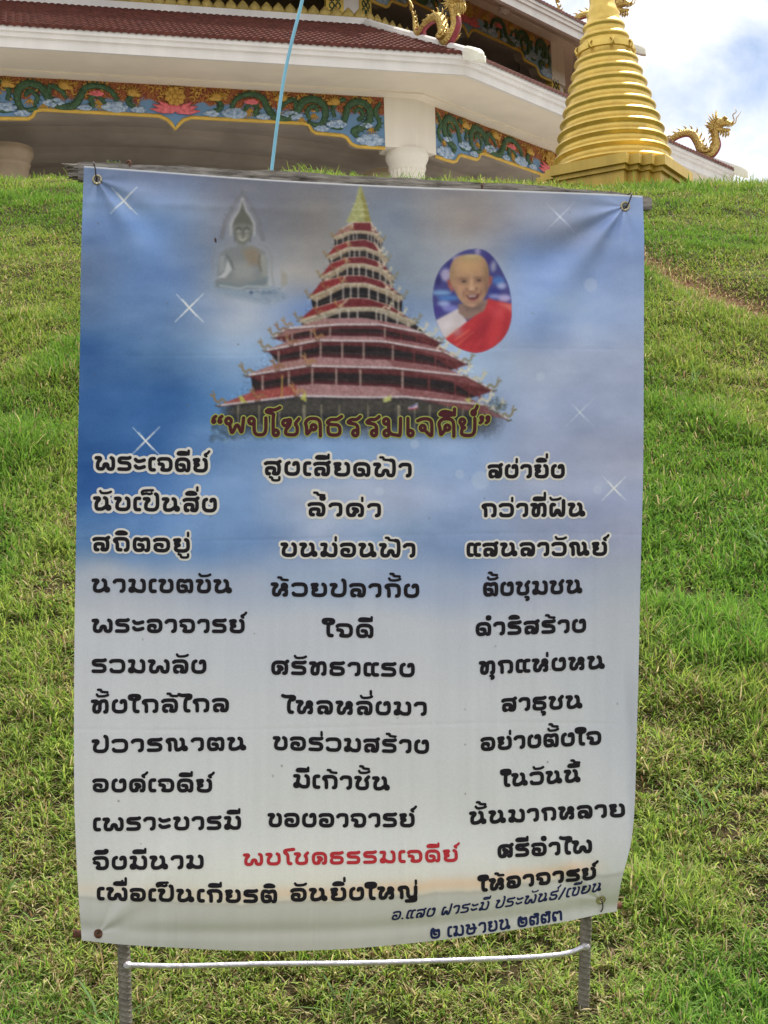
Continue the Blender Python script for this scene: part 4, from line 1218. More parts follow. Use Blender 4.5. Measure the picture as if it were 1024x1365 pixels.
dab(512, 648, 52, 11, (160,98,92), .85); dab(506, 672, 48, 8, (116,80,70), .6); dab(500, 694, 52, 20, (182,142,120), .75); dab(430, 690, 60, 30, (134,110,98), .4); dab(580, 680, 50, 34, (120,92,80), .5)
dab(235, 450, 14, 36, (112,62,58), .6, EC); dab(712, 420, 12, 36, (118,66,60), .6, EC)
for q in ((820,760,60,110,(182,66,68),.5,EC,.5),(640,960,40,200,(132,26,38),.55,EC,.5),(760,1050,46,160,(186,56,58),.4,EC,.4),(480,1060,40,140,(128,26,36),.5,EC,.8),(880,940,40,160,(140,30,40),.5,EC,.2),(560,1150,30,90,(190,62,60),.4,EC,.7)):
    dab(*q)
dab(230, 930, 90, 60, (206,198,200), .6, EC); dab(330, 1000, 60, 60, (164,150,150), .5, EC, .5)
blur(EC, .9)
IMG = IMG + ((RNG.random((PH, PW)) - .5) * 8)[..., None]
# sparkles and soft discs
def star(x, y, s, al):
    for (ax, ay), (bx, by), wdt in (((-1, 1), (1, -1), 2.2), ((-.9, -.95), (1, 1), 2.2), ((-.45, -.62), (.5, .62), 1.6)):
        for q, k_ in ((1.0, .5), (.62, .75), (.3, 1)):
            line([(x + ax * s * q, y + ay * s * q), (x, y)], wdt * k_ * .8, (214,218,222), al * .8, 1.2); line([(x, y), (x + bx * s * q, y + by * s * q)], wdt * k_ * .8, (214,218,222), al * .8, 1.2)
star(165, 268, 18, 1); star(252, 411, 19, 1); star(194, 588, 19, 1); star(745, 290, 20, .25); star(817, 651, 16, .75); star(772, 550, 19, .22)
for x, y, r in ((552,592,6),(612,632,6),(795,653,6),(787,380,9),(720,502,6),(640,640,12),(505,655,6)):
    fill(ellp(x, y, r, r), (186,196,206), .28, 2)
# water marks and dirt at the hem, as on the old vinyl
yb = 1250 - .045 * (_px - 110) + 15 * np.sin(pi * np.clip((_px - 110) / 713., 0, 1))
edge = yb - 52 + 10 * (fbm(_px / 40., _py * 0, 50, 3) - .5) - 6 * sstep(600, 820, _px)
st = np.exp(-((_py - edge + 12) / 9.) ** 2) * (.35 + .65 * sstep(150, 520, _px)) * sstep(815, 760, _px)
IMG = IMG * (1 - .5 * st[..., None]) + np.array([206, 164, 124]) * .5 * st[..., None]
hem = sstep(-4, 6, _py - edge) * .55
IMG = IMG * (1 - hem[..., None]) + np.array([158, 158, 152]) * hem[..., None]
le = np.exp(-((_py - edge) / 3.) ** 2) * .28
IMG = IMG * (1 - le[..., None]) + np.array([120, 116, 110]) * le[..., None]
rs = sstep(828, 838, _px + 14 * (fbm(_px / 30., _py / 50., 51, 3) - .5)) * sstep(860, 960, _py) * .25
IMG = IMG * (1 - rs[..., None]) + np.array([128, 130, 138]) * rs[..., None]
vs_ = (fbm(_px / 9., _py / 260., 52, 3) - .5) * sstep(500, 900, _py) * 7
IMG += vs_[..., None]
for j in range(46):
    x = random.uniform(110, 840); y = random.uniform(260, 1190); fill(ellp(x, y, random.uniform(.6, 1.3), random.uniform(.6, 1.6)), (90, 86, 80), .7, 1)
fill(ellp(287, 321, 1.4, 3.4, -.2), (50, 24, 20), .95, 1)
for (ax_, ay_), (bx_, by_) in zip(spline(TOP, 60)[:-1], spline(TOP, 60)[1:]): line([(ax_, ay_ + .8), (bx_, by_ + .8)], 2.2, (222, 222, 228), .9, 1.2)
IMG = np.clip(IMG, 0, 255)
_l = IMG / 255.
LIN = np.where(_l <= .04045, _l / 12.92, ((_l + .055) / 1.055) ** 2.4) * 1.5
LIN = np.clip(LIN * np.array([.985, 1.0, 1.035]), 0, .9)
def sample_lin(px, py):
    fx = np.clip(px - X0, 0, PW - 1.001); fy = np.clip(py - Y0, 0, PH - 1.001)
    ix, iy = fx.astype(int), fy.astype(int); ax, ay = (fx - ix)[..., None], (fy - iy)[..., None]
    return (LIN[iy, ix] * (1 - ax) + LIN[iy, ix + 1] * ax) * (1 - ay) + (LIN[iy + 1, ix] * (1 - ax) + LIN[iy + 1, ix + 1] * ax) * ay

# ---- vinyl materials
def vinyl(name, colour=None):
    m = bpy.data.materials.new(name); m.use_nodes = True
    t = m.node_tree; b = t.nodes['Principled BSDF']
    b.inputs['Roughness'].default_value = .45; b.inputs['Specular IOR Level'].default_value = (.3 if colour is None else .12)
    if colour is None:
        a = N(t, 'ShaderNodeAttribute', attribute_name="print"); src = a.outputs['Color']
    else:
        n = N(t, 'ShaderNodeTexNoise', Scale=90.0, Detail=3.0); c = N(t, 'ShaderNodeTexCoord'); r = N(t, 'ShaderNodeValToRGB')
        r.color_ramp.elements[0].color = (*[x * .85 for x in colour], 1); r.color_ramp.elements[1].color = (*[min(1, x * 1.12) for x in colour], 1)
        t.links.new(c.outputs['Object'], n.inputs['Vector']); t.links.new(n.outputs['Fac'], r.inputs['Fac']); src = r.outputs['Color']
    t.links.new(src, b.inputs['Base Color'])
    c = N(t, 'ShaderNodeTexCoord')           # woven scrim showing through
    w1 = N(t, 'ShaderNodeTexWave', wave_type='BANDS', bands_direction='Z', Scale=190.0, Distortion=.6); w2 = N(t, 'ShaderNodeTexWave', wave_type='BANDS', bands_direction='X', Scale=190.0, Distortion=.6)
    ad = N(t, 'ShaderNodeMath', operation='ADD'); bp = N(t, 'ShaderNodeBump', Strength=.22, Distance=.0008)
    t.links.new(c.outputs['Object'], w1.inputs['Vector']); t.links.new(c.outputs['Object'], w2.inputs['Vector'])
    t.links.new(w1.outputs['Fac'], ad.inputs[0]); t.links.new(w2.outputs['Fac'], ad.inputs[1]); t.links.new(ad.outputs[0], bp.inputs['Height']); t.links.new(bp.outputs['Normal'], b.inputs['Normal'])
    return m
M_vinyl = vinyl("printed_vinyl")

BO = on_plane(480., 1240., 0.0)
BO = np.array([BO[0], BO[1], BO[2]])
banner = thing("banner", tuple(BO), "hanging blue and white vinyl banner with black lettering, a pagoda and an oval portrait", "banner")
NU, NV = 740, 1020
t_, b_, l_, r_ = resamp(TOP, NU), resamp(BOT, NU), resamp(LEFT, NV), resamp(RIGHT, NV)
u = np.linspace(0, 1, NU)[None, :, None]; v = np.linspace(0, 1, NV)[:, None, None]
PQ = (1 - v) * t_[None] + v * b_[None] + (1 - u) * l_[:, None] + u * r_[:, None] - ((1 - u) * (1 - v) * t_[0] + u * (1 - v) * t_[-1] + (1 - u) * v * b_[0] + u * v * b_[-1])
PXg, PYg = PQ[..., 0], PQ[..., 1]
VV = S(PXg, PYg) - BO
CC = np.ones((NV, NU, 4), np.float32); CC[..., :3] = sample_lin(PXg, PYg)
idx = np.arange(NU * NV).reshape(NV, NU)
QF = np.stack([idx[:-1, :-1], idx[1:, :-1], idx[1:, 1:], idx[:-1, 1:]], -1).reshape(-1, 4)
fcx = (PXg[:-1, :-1] + PXg[1:, 1:]).ravel() / 2; fcy = (PYg[:-1, :-1] + PYg[1:, 1:]).ravel() / 2
EYES = [(129.5, 240.5, 3.6), (831.5, 276, 3.4), (131, 1244, 2.6), (800, 1199, 3.2)]
hole = np.zeros(len(QF), bool)
for x, y, r in EYES: hole |= np.hypot(fcx - x, fcy - y) < r
def at_img(mask):
    return mask[np.clip(fcy - Y0, 0, PH - 1).astype(int), np.clip(fcx - X0, 0, PW - 1).astype(int)]
in_egg = at_img(EC) > .5
TM = np.zeros((PH, PW))
tower_out = [(480,248),(494,297),(511,318),(517,347),(526,371),(538,398),(556,430),(589,456),(624,485),(658,520),(678,559),(676,585),(290,588),(286,545),(327,500),(352,467),(364,451),(397,428),(411,397),(426,370),(434,343),(443,317),(461,297)]
_sl, _cv = poly_cov(tower_out, 1); TM[_sl] = _cv
BM_ = np.zeros((PH, PW)); _sl, _cv = poly_cov(bt([(230,640),(250,470),(330,320),(425,190),(520,330),(590,470),(640,650),(700,720),(760,900),(900,1020),(900,1250),(720,1330),(320,1260),(90,1110),(110,800),(160,700)]), 1); BM_[_sl] = _cv
in_tow = (at_img(TM) > .5) & ~in_egg
in_bud = (at_img(BM_) > .5) & ~in_tow & ~in_egg
def sheet(name, sel, parent):
    q = QF[sel]; used, inv = np.unique(q, return_inverse=True)
    me = bpy.data.meshes.new(name)
    fast_mesh(me, VV.reshape(-1, 3)[used], inv.reshape(-1, 4))
    a = me.attributes.new("print", 'FLOAT_COLOR', 'POINT'); a.data.foreach_set('color', CC.reshape(-1, 4)[used].ravel())
    me.polygons.foreach_set('use_smooth', [True] * len(me.polygons))
    me.materials.append(M_vinyl)
    o = bpy.data.objects.new(name, me); COL.objects.link(o); o.parent = parent
    return o
sheet_o = sheet("vinyl_sheet", ~hole & ~in_egg & ~in_tow & ~in_bud, banner)
nice(sheet("printed_portrait", in_egg & ~hole, sheet_o), "oval portrait print of a smiling shaven man in a red robe over one white shoulder")
nice(sheet("printed_pagoda", in_tow & ~hole, sheet_o), "print of a nine tiered pagoda with red roofs and a golden spire")
nice(sheet("printed_seated_statue", in_bud & ~hole, sheet_o), "faded print of a grey seated statue with a pointed crown")

# ------------------------------------------------------------------ lettering
GL = {}
def g(ch, w, *st): GL[ch] = (w, [list(s) for s in st])
HK = [(0,9.7),(2.8,10),(3.4,8.6),(1,5.6)]
g('ก',9.5,[(7.8,0),(9.5,.5),(9.5,10),(1.2,10),(0,8.2),(2.3,6.6),(2.3,0)])
g('ข',8.5,HK+[(1,0),(8.5,0),(8.5,9),(6.9,10)])
g('ค',9.8,[(8,0),(9.8,.3),(9.8,10),(.3,10),(.3,0),(4.9,0),(4.2,2.6),(6.9,3.6),(6.2,5.6),(4.0,6.0)])
g('ง',8.8,[(2.4,10),(.4,8.8),(.4,0),(8.8,0),(8.8,10),(6.2,10),(5.8,8.6)])
g('จ',9.5,[(0,8.8),(1.2,10),(9.5,10),(9.5,0),(2.0,0),(3.4,2),(3.4,5),(.4,5.4)])
g('ช',9.4,HK+[(1,0),(8.6,0),(8.6,6.4),(7.2,7.6),(9.6,10.6)])
g('ญ',12.5,[(2.1,0),(2.1,6.6),(0,8.2),(1,10),(6.6,10),(6.6,0),(12.3,0),(12.3,10)],[(5.6,-3.6),(12.3,-3.6),(12.3,0)])
g('ณ',13.6,[(2.1,0),(2.1,6.6),(0,8.2),(1,10),(6.2,10),(6.2,0),(8.6,0),(11.4,2.8)],[(10,10),(11.4,9.2),(11.4,.2),(13.6,.2),(13.4,2.3),(11.4,2.8)])
g('ด',9.8,[(8.2,0),(9.8,.3),(9.8,10),(.3,10),(.3,0),(6,0),(6.2,4.8),(3.4,5)])
g('ต',10,[(8.4,0),(10,.3),(10,10),(6.6,10),(5.2,8.8),(3.8,10),(.3,10),(.3,0),(6,0),(6.2,4.8),(3.4,5)])
g('ถ',9.5,[(7.8,0),(9.5,.5),(9.5,10),(1.2,10),(0,8.2),(2.2,6.6),(2.2,.2),(4.6,.2)])
g('ท',10,HK+[(1,0),(5,0),(5.2,8.6),(6.4,10),(10,10),(10,0),(8.6,0)])
g('ธ',8.8,[(8.8,10.5),(7.4,9.8),(.4,10),(.4,5.8),(8.6,5.8),(8.6,0),(.3,0),(.3,3)])
g('น',11,HK+[(1,0),(5.6,0),(8.8,3.0)],[(7.2,10),(8.8,9.2),(8.8,.2),(11,.2),(10.8,2.3),(8.8,2.9)])
g('บ',9.6,HK+[(1,0),(9.6,0),(9.6,9),(8,10)])
g('ป',9.6,HK+[(1,0),(9.6,0),(9.6,13),(8.2,14)])
g('ฝ',10.4,[(3,9.6),(1.4,10),(.5,8.6),(.5,0),(3.6,0),(4.4,4.4),(6.8,4.4),(7,0),(10.2,0),(10.2,13.2)])
g('พ',13.4,HK+[(1,0),(5.6,0),(6.2,4.4),(9,4.4),(9.2,0),(13.4,0),(13.4,9),(11.8,10)])
g('ฟ',13.4,HK+[(1,0),(5.6,0),(6.2,4.4),(9,4.4),(9.2,0),(13.4,0),(13.4,13),(11,13.6)])
g('ม',10.4,[(.2,9.7),(2.8,10),(3.2,8.6),(2.4,5.5),(2.6,3),(.3,2.4),(.3,.1),(2.4,.1),(3.4,2.2),(5.2,0),(10.4,0),(10.4,9),(8.8,10)])
g('ย',9.4,[(.2,9.5),(3.6,10),(3.2,8.6),(.8,7.2),(.8,6),(3.8,5.2),(.8,4.2),(.8,0),(9.4,0),(9.4,9),(7.8,10)])
g('ร',8.7,[(8.8,10.5),(7.4,9.8),(.4,10),(.4,5.8),(8.4,5.8),(8.7,0),(.2,.2)])
g('ล',9.4,[(0,8.9),(1.2,10),(9.4,10),(9.4,0),(5.2,0),(6.2,2.2),(6.2,5.3),(.8,5.3),(.8,0),(2.6,0)])
g('ส',9.6,[(0,8.9),(1.2,9.8),(9.4,9.8),(9.4,0),(5.2,0),(6.2,2.2),(6.2,5.3),(.8,5.3),(.8,0),(2.6,0)],[(8,9.6),(10,11)])
g('ว',9.2,[(0,8.9),(1.3,10),(9.2,10),(9.2,0),(.8,0),(.3,1.6)])
g('ศ',9.9,[(8,0),(9.8,.3),(9.8,10),(.3,10),(.3,0),(4.9,0),(4.2,2.6),(6.9,3.6),(6.2,5.6),(4.0,6.0)],[(9.6,10),(10.6,11)])
g('ษ',11.2,HK+[(1,0),(9.6,0),(9.6,9),(8,10)],[(4.8,5.4),(6.4,6),(11.2,5.4)])
g('ห',10.4,HK+[(1,0),(4.6,0),(5.6,4.8),(9.4,5.4),(10.2,8),(9,9.8),(7.2,9.3),(7.2,7)],[(9.2,5.4),(9.9,4),(9.9,0),(8.4,0)])
g('อ',9.4,[(0,8.9),(1.3,10),(9.4,10),(9.4,0),(.4,0),(.4,5.4),(5,5.4),(5,3.8)])
g('ะ',7,[(.2,9),(1.4,7.4),(4,7.4),(7,8.5)],[(.2,3.1),(1.4,1.5),(4,1.5),(7,2.6)])
g('า',6.8,[(0,8.4),(1.2,10),(5.6,10),(6.8,8.8),(6.8,.8),(5,0)])
g('เ',3.6,[(3.6,10),(1.4,10),(.3,8.6),(.3,0),(3.6,0)])
g('แ',9.0,[(3.6,10),(1.4,10),(.3,8.6),(.3,0),(3.2,0)],[(9,10),(6.8,10),(5.7,8.6),(5.7,0),(9,0)])
g('โ',4.2,[(4.2,0),(2,.2),(2,9.4),(-.6,10.8),(-.4,13.6),(6.6,14.4)])
g('ไ',3.4,[(-3.4,15),(-1.2,14),(4.8,14.6),(4.8,11.6),(1,11),(.8,.2),(3.4,0)])
g('ใ',3.4,[(-.6,11.4),(-2.4,11.8),(-2.4,14.6),(4.4,14.6),(4.4,11.6),(.8,11),(.8,.2),(3.4,0)])
g('.',1,[(0,.2),(.4,.2)])
g('/',5,[(0,-1),(5,12)])
g('๒',9.6,[(2.6,10.2),(.3,9),(.3,0),(9.6,0),(9.6,8.4),(7.9,8.6),(6.7,7.0),(5.4,8.6),(3.6,8.4),(3.6,3.6),(6,3.8)])
g('๕',9.4,[(8,0),(9.2,.4),(9.2,8.6),(6.4,8.6),(5,7.2),(3.6,8.6),(.3,8.6),(.3,0),(4.4,0),(4.8,3.4),(2.8,4)],[(9.2,8.6),(9.9,11),(5.4,11)])
g('๓',9.6,[(2.6,3.2),(3.2,.2),(.3,.2),(.3,9),(3.8,9),(4.9,7.6),(6,9),(9.6,9),(9.6,0)])
MK = {
 'ั': ('u', 8, [[(.2,14.2),(1,12.6),(6,12.8),(8,13.8)]]),
 'ิ': ('u', 9, [[(.2,12.4),(2.2,14.6),(6.4,14.6),(9,12.6),(.2,12.4)]]),
 'ี': ('u', 9.2, [[(.2,12.4),(1.2,14.6),(8,14.4),(9.2,12.6),(.2,12.4)],[(9.1,12.8),(9.2,15.6)]]),
 'ึ': ('u', 9.2, [[(.2,12.4),(1.2,14.6),(6.6,14.6),(9.2,12.6),(.2,12.4)],[(7.2,13.2),(7.2,15.4),(9.4,15.4),(9.4,13.4),(7.2,13.2)]]),
 'ื': ('u', 9.2, [[(.2,12.4),(1.2,14.6),(8,14.4),(9.2,12.6),(.2,12.4)],[(9.1,12.8),(9.2,15.8)],[(6.6,13.4),(6.6,15.8)]]),
 '็': ('u', 8.5, [[(.8,12.2),(.2,14),(1.8,15.2),(8.4,15.4)],[(1,12.3),(3.6,13),(6,12.3),(7.6,13)]]),
 '่': ('t', 0, [[(0,12.6),(0,15.2)]]),
 '้': ('t', 6.5, [[(0,15),(2.2,15),(2,13.2),(6.5,12.9)]]),
 '์': ('t', 2, [[(1.6,12.2),(.2,13.2),(1.2,14.2),(2.4,14.4),(3.8,16.2)]]),
 'ุ': ('b', 2.4, [[(0,-3.2),(2.4,-3.2),(2.4,-5.4),(.9,-5.8)]]),
 'ู': ('b', 7, [[(.4,-3),(2,-3.4),(2,-5.8),(7,-5.8),(7,-3)]]),
 '\u0e4d': ('u', 2.6, [[(0,12.5),(0,14.9),(2.6,14.9),(2.6,12.5),(0,12.5)]])}
for _k, (_kd, _w, _st) in list(MK.items()):
    if _kd == 'u': MK[_k] = (_kd, _w, [[(x, 13.9 + (y - 12.4) * 1.15) for x, y in q] for q in _st])
    if _kd == 't': MK[_k] = (_kd, _w, [[(x, 13.3 + (y - 12.6) * 1.1) for x, y in q] for q in _st])
def chaik(P, it=2, q=.22):
    closed = P[0] == P[-1]
    for _ in range(it):
        Q = [] if closed else [P[0]]
        for i, (a, b2) in enumerate(zip(P[:-1], P[1:])):
            if closed or i > 0: Q.append((a[0] + (b2[0] - a[0]) * q, a[1] + (b2[1] - a[1]) * q))
            if closed or i < len(P) - 2: Q.append((a[0] + (b2[0] - a[0]) * (1 - q), a[1] + (b2[1] - a[1]) * (1 - q)))
        if closed: Q.append(Q[0])
        else: Q.append(P[-1])
        P = Q
    return P
def layout(text, gap=4.3):
    text = text.replace('\u0e33', '\u0e4d\u0e32')          # sara am = ring + aa
    # a tone typed before the ring sits above it
    out = []; x = 0.0; bx0 = bx1 = 0; up = 0; tall = False
    i = 0
    chars = list(text)
    for i in range(len(chars) - 1):
        if chars[i] in '่้' and chars[i + 1] == '\u0e4d': chars[i], chars[i + 1] = chars[i + 1], chars[i]
    for ch in chars:
        if ch == ' ': x += 6.5; continue
        if ch in GL:
            w, st = GL[ch]
            lead = 2.6 if ch == 'ใ' else (3.0 if ch == 'ไ' and out else (.6 if ch == 'โ' else 0))
            if ch in 'ใไ' and out: lead *= .35
            x += lead
            bx0, bx1 = x, x + w; up = 0; tall = ch in 'ปฝฟ'
            out += [[(px + x, py) for px, py in s] for s in st]
            x += w + gap * (.85 if ch in 'เแโใไ' else 1)
        elif ch in MK:
            kind, w, st = MK[ch]
            sh = -3.4 if tall and kind != 'b' else 0
            if kind == 'u':
                ox = bx1 - w + (.8 if ch == 'ั' else (0 if ch != '\u0e4d' else .6)) + sh; oy = 0; up = 1
            elif kind == 't':
                ox = bx1 - w + (0 if ch == '่' else .4) + sh; oy = 4.3 if up else 0
                if ch == '์': ox = bx1 - 1.4 + sh
            else:
                ox = bx1 - w; oy = 0
            out += [[(px + ox, py + oy) for px, py in s] + ['thin'] for s in st]
    return out

TG = {}                                     # title letters, with loops
def circ(cx, cy, r): return [(cx + r * cos(a), cy + r * sin(a)) for a in np.linspace(0, 2 * pi, 15)]
TG['พ'] = (11, [circ(1.6,8.2,1.7), [(2.2,6.6),(3.6,.3),(6.9,7.4),(9.8,.3),(10.8,10)]])
TG['บ'] = (10.6, [circ(1.6,8.2,1.7), [(3.2,8),(3.2,.4),(10.4,.4),(10.4,10)]])
TG['โ'] = (4.4, [circ(2.8,1.6,1.6), [(1.2,1.6),(1.2,10.5),(1.8,12.4),(-3.6,13.4),(-1.6,15),(2,14.4),(5.4,16)]])
TG['ช'] = (10.4, [circ(1.8,7.2,1.6), [(2.6,8.8),(5.2,9.4),(4.4,5.6),(1.9,3.2),(2,.5),(9,.4),(9.2,5.2),(7.6,6.6),(10.2,9.6)]])
TG['ค'] = (10, [circ(5.6,4.8,1.5), [(4.4,4.0),(1.4,.2),(1.4,5),(.4,7.4),(2.8,9.8),(7.6,9.8),(9.8,8),(9.8,0)]])
TG['ธ'] = (9.4, [[(9.8,11),(7,9.2),(3,9.4),(.6,7.6),(2.4,6.4),(8.6,6.2),(8.8,.4),(1.6,.4),(1.4,4.8)]])
TG['ร'] = (8.4, [circ(5.6,1.6,1.6), [(8.8,11),(6.6,9.2),(3,9.4),(.6,7.4),(5.6,6.8),(7.2,5.4),(7.2,1.6)]])
TG['ม'] = (10.8, [circ(1.6,8.2,1.6), circ(1.8,1.6,1.6), [(3.1,8.2),(3.2,1.2),(9,.3),(10.2,.3),(10.4,10)]])
TG['เ'] = (4.2, [circ(2.6,1.6,1.6), [(1,1.8),(1,10)]])
TG['จ'] = (9.6, [circ(3.4,4.6,1.5), [(.3,8.6),(3,9.8),(7,9.8),(9,8.2),(9,.4),(8,.2),(4.4,3.6)]])
TG['ด'] = (10, [circ(5.8,4.8,1.5), [(4.6,3.8),(1.8,.2),(1.4,4),(.4,7.4),(2.8,9.8),(7.6,9.8),(9.8,8),(9.8,0)]])
TG['ย'] = (10, [circ(1.9,8.3,1.5), [(1.2,7),(1.6,5.4),(3.8,4.8),(1.6,4.2),(1.4,.4),(9.6,.4),(9.6,10)]])
TG['“'] = (6.4, [circ(1.4,8.0,.6), [(1.0,8.2),(1.2,9.8),(2.6,10.8)], circ(5.2,8.0,.6), [(4.8,8.2),(5.0,9.8),(6.4,10.8)]])
TG['”'] = (6.4, [circ(1.4,10.4,.6), [(1.9,10.2),(1.7,8.6),(.4,7.6)], circ(5.2,10.4,.6), [(5.7,10.2),(5.5,8.6),(4.2,7.6)]])
TMK = {'ี': [[(-9.6,11.8),(-7,14.2),(-2.4,13.6),(.2,11.8),(-9.6,11.8)],[(-8,12.4),(-2,12.6)],[(.1,12),(.2,15.4)]], '์': [circ(-1.2,13.2,1.1), [(-1.8,14.2),(.2,15),(1,17)]]}
def layout_title(text, gap=3.1):
    out = []; x = 0; bx1 = 0
    for ch in text:
        if ch in TG:
            w, st = TG[ch]
            out += [[(a + x, b2) for a, b2 in s] for s in st]; bx1 = x + w; x += w + gap * (.8 if ch in '“เโย' else 1)
        else:
            out += [[(a + bx1, b2) for a, b2 in s] for s in TMK[ch]]
    return out

def field(segs, cell, pad, wts, hw):
    P = np.array([p for s in segs for p in s])
    x0, y0 = P.min(0) - pad; x1, y1 = P.max(0) + pad
    nx, ny = int((x1 - x0) / cell) + 2, int((y1 - y0) / cell) + 2
    F = np.full((ny, nx), 1e3)
    for s, wq in zip(segs, wts):
        for (ax, ay), (bx, by) in zip(s[:-1], s[1:]):
            i0 = max(0, int((min(ax, bx) - pad - x0) / cell)); i1 = min(nx, int((max(ax, bx) + pad - x0) / cell) + 2)
            j0 = max(0, int((min(ay, by) - pad - y0) / cell)); j1 = min(ny, int((max(ay, by) + pad - y0) / cell) + 2)
            yy, xx = np.mgrid[j0:j1, i0:i1]; xx = xx * cell + x0; yy = yy * cell + y0
            vx, vy = bx - ax, by - ay
            t = np.clip(((xx - ax) * vx + (yy - ay) * vy) / (vx * vx + vy * vy + 1e-9), 0, 1)
            F[j0:j1, i0:i1] = np.minimum(F[j0:j1, i0:i1], np.hypot(xx - ax - t * vx, yy - ay - t * vy) + hw * (1 - wq))
    return F, x0, y0
def iso_mesh(name, F, x0, y0, cell, r, off, m, parent):
    ph = r - F
    ins = ph > 0
    ny, nx = F.shape
    full = ins[:-1, :-1] & ins[1:, :-1] & ins[1:, 1:] & ins[:-1, 1:]
    anyc = ins[:-1, :-1] | ins[1:, :-1] | ins[1:, 1:] | ins[:-1, 1:]
    verts = []; faces = []; vid = {}
    def node(i, j):
        k = (i, j)
        if k not in vid: vid[k] = len(verts); verts.append((x0 + i * cell, y0 + j * cell))
        return vid[k]
    def cut(a, b2):
        k = (a, b2) if a < b2 else (b2, a)
        if k not in vid:
            pa, pb = ph[a[1], a[0]], ph[b2[1], b2[0]]; t = pa / (pa - pb)
            vid[k] = len(verts); verts.append((x0 + (a[0] + (b2[0] - a[0]) * t) * cell, y0 + (a[1] + (b2[1] - a[1]) * t) * cell))
        return vid[k]
    for j, i in zip(*np.nonzero(anyc)):
        cs = [(i, j), (i, j + 1), (i + 1, j + 1), (i + 1, j)]
        if full[j, i]:
            faces.append([node(*c_) for c_ in cs]); continue
        pg = []
        for q in range(4):
            a, b2 = cs[q], cs[(q + 1) % 4]
            ia, ib = ins[a[1], a[0]], ins[b2[1], b2[0]]
            if ia: pg.append(node(*a))
            if ia != ib: pg.append(cut(a, b2))
        if len(pg) >= 3: faces.append(pg)
    Vx = np.array(verts)
    me = bpy.data.meshes.new(name)
    me.from_pydata((S(Vx[:, 0], Vx[:, 1], off) - BO).tolist(), [], faces)
    me.update()
    me.polygons.foreach_set('use_smooth', [True] * len(me.polygons))
    me.materials.append(m)
    o = bpy.data.objects.new(name, me); COL.objects.link(o); o.parent = parent
    return o
M_ink = vinyl("black_ink", (.016, .014, .018)); M_red = vinyl("red_ink", (.50, .035, .045)); M_navy = vinyl("navy_ink", (.018, .026, .085))
M_halo = vinyl("white_outline_ink", (.82, .80, .76)); M_maroonink = vinyl("maroon_ink", (.085, .020, .026)); M_lime = vinyl("lime_outline_ink", (.38, .42, .10))
def write(text, x0, x1, y0, y1, H=20, sw=4.7, ink=None, halo=None, title=False, sag=0.0, cell=.75, skew=0.0, part="lettering"):
    st = layout_title(text) if title else layout(text)
    wt = [.70 if s[-1] == 'thin' else 1.0 for s in st]
    st = [chaik([p for p in s if p != 'thin']) for s in st]
    P = np.array([p for s in st for p in s])
    mn, mxx = P[:, 0].min(), P[:, 0].max()
    sx = (x1 - x0 - sw) / (mxx - mn); sy = (H - sw) / 10.0
    def tr(p):
        X = x0 + sw / 2 + (p[0] - mn) * sx
        f_ = (X - x0) / (x1 - x0)
        return (X + p[1] * skew, y0 + (y1 - y0) * f_ + sag * 4 * f_ * (1 - f_) - sw / 2 - p[1] * sy)
    st = [[tr(p) for p in s] for s in st]
    hr = halo[1] if halo else 0
    F, fx, fy = field(st, cell, sw / 2 + hr + 1.5, wt, sw / 2)
    o = iso_mesh(part, F, fx, fy, cell, sw / 2, .0011, ink or M_ink, sheet_o)
    if halo: iso_mesh("lettering_outline", F, fx, fy, cell, sw / 2 + hr, .0006, halo[0], sheet_o)
    return o
HAL = (M_halo, 3.3); HAL2 = (M_halo, 2.6)
write("“พบโชคธรรมเจดีย์”", 281, 653, 583, 584, 28, 4.6, M_maroonink, (M_lime, 1.6), True, part="title_lettering")
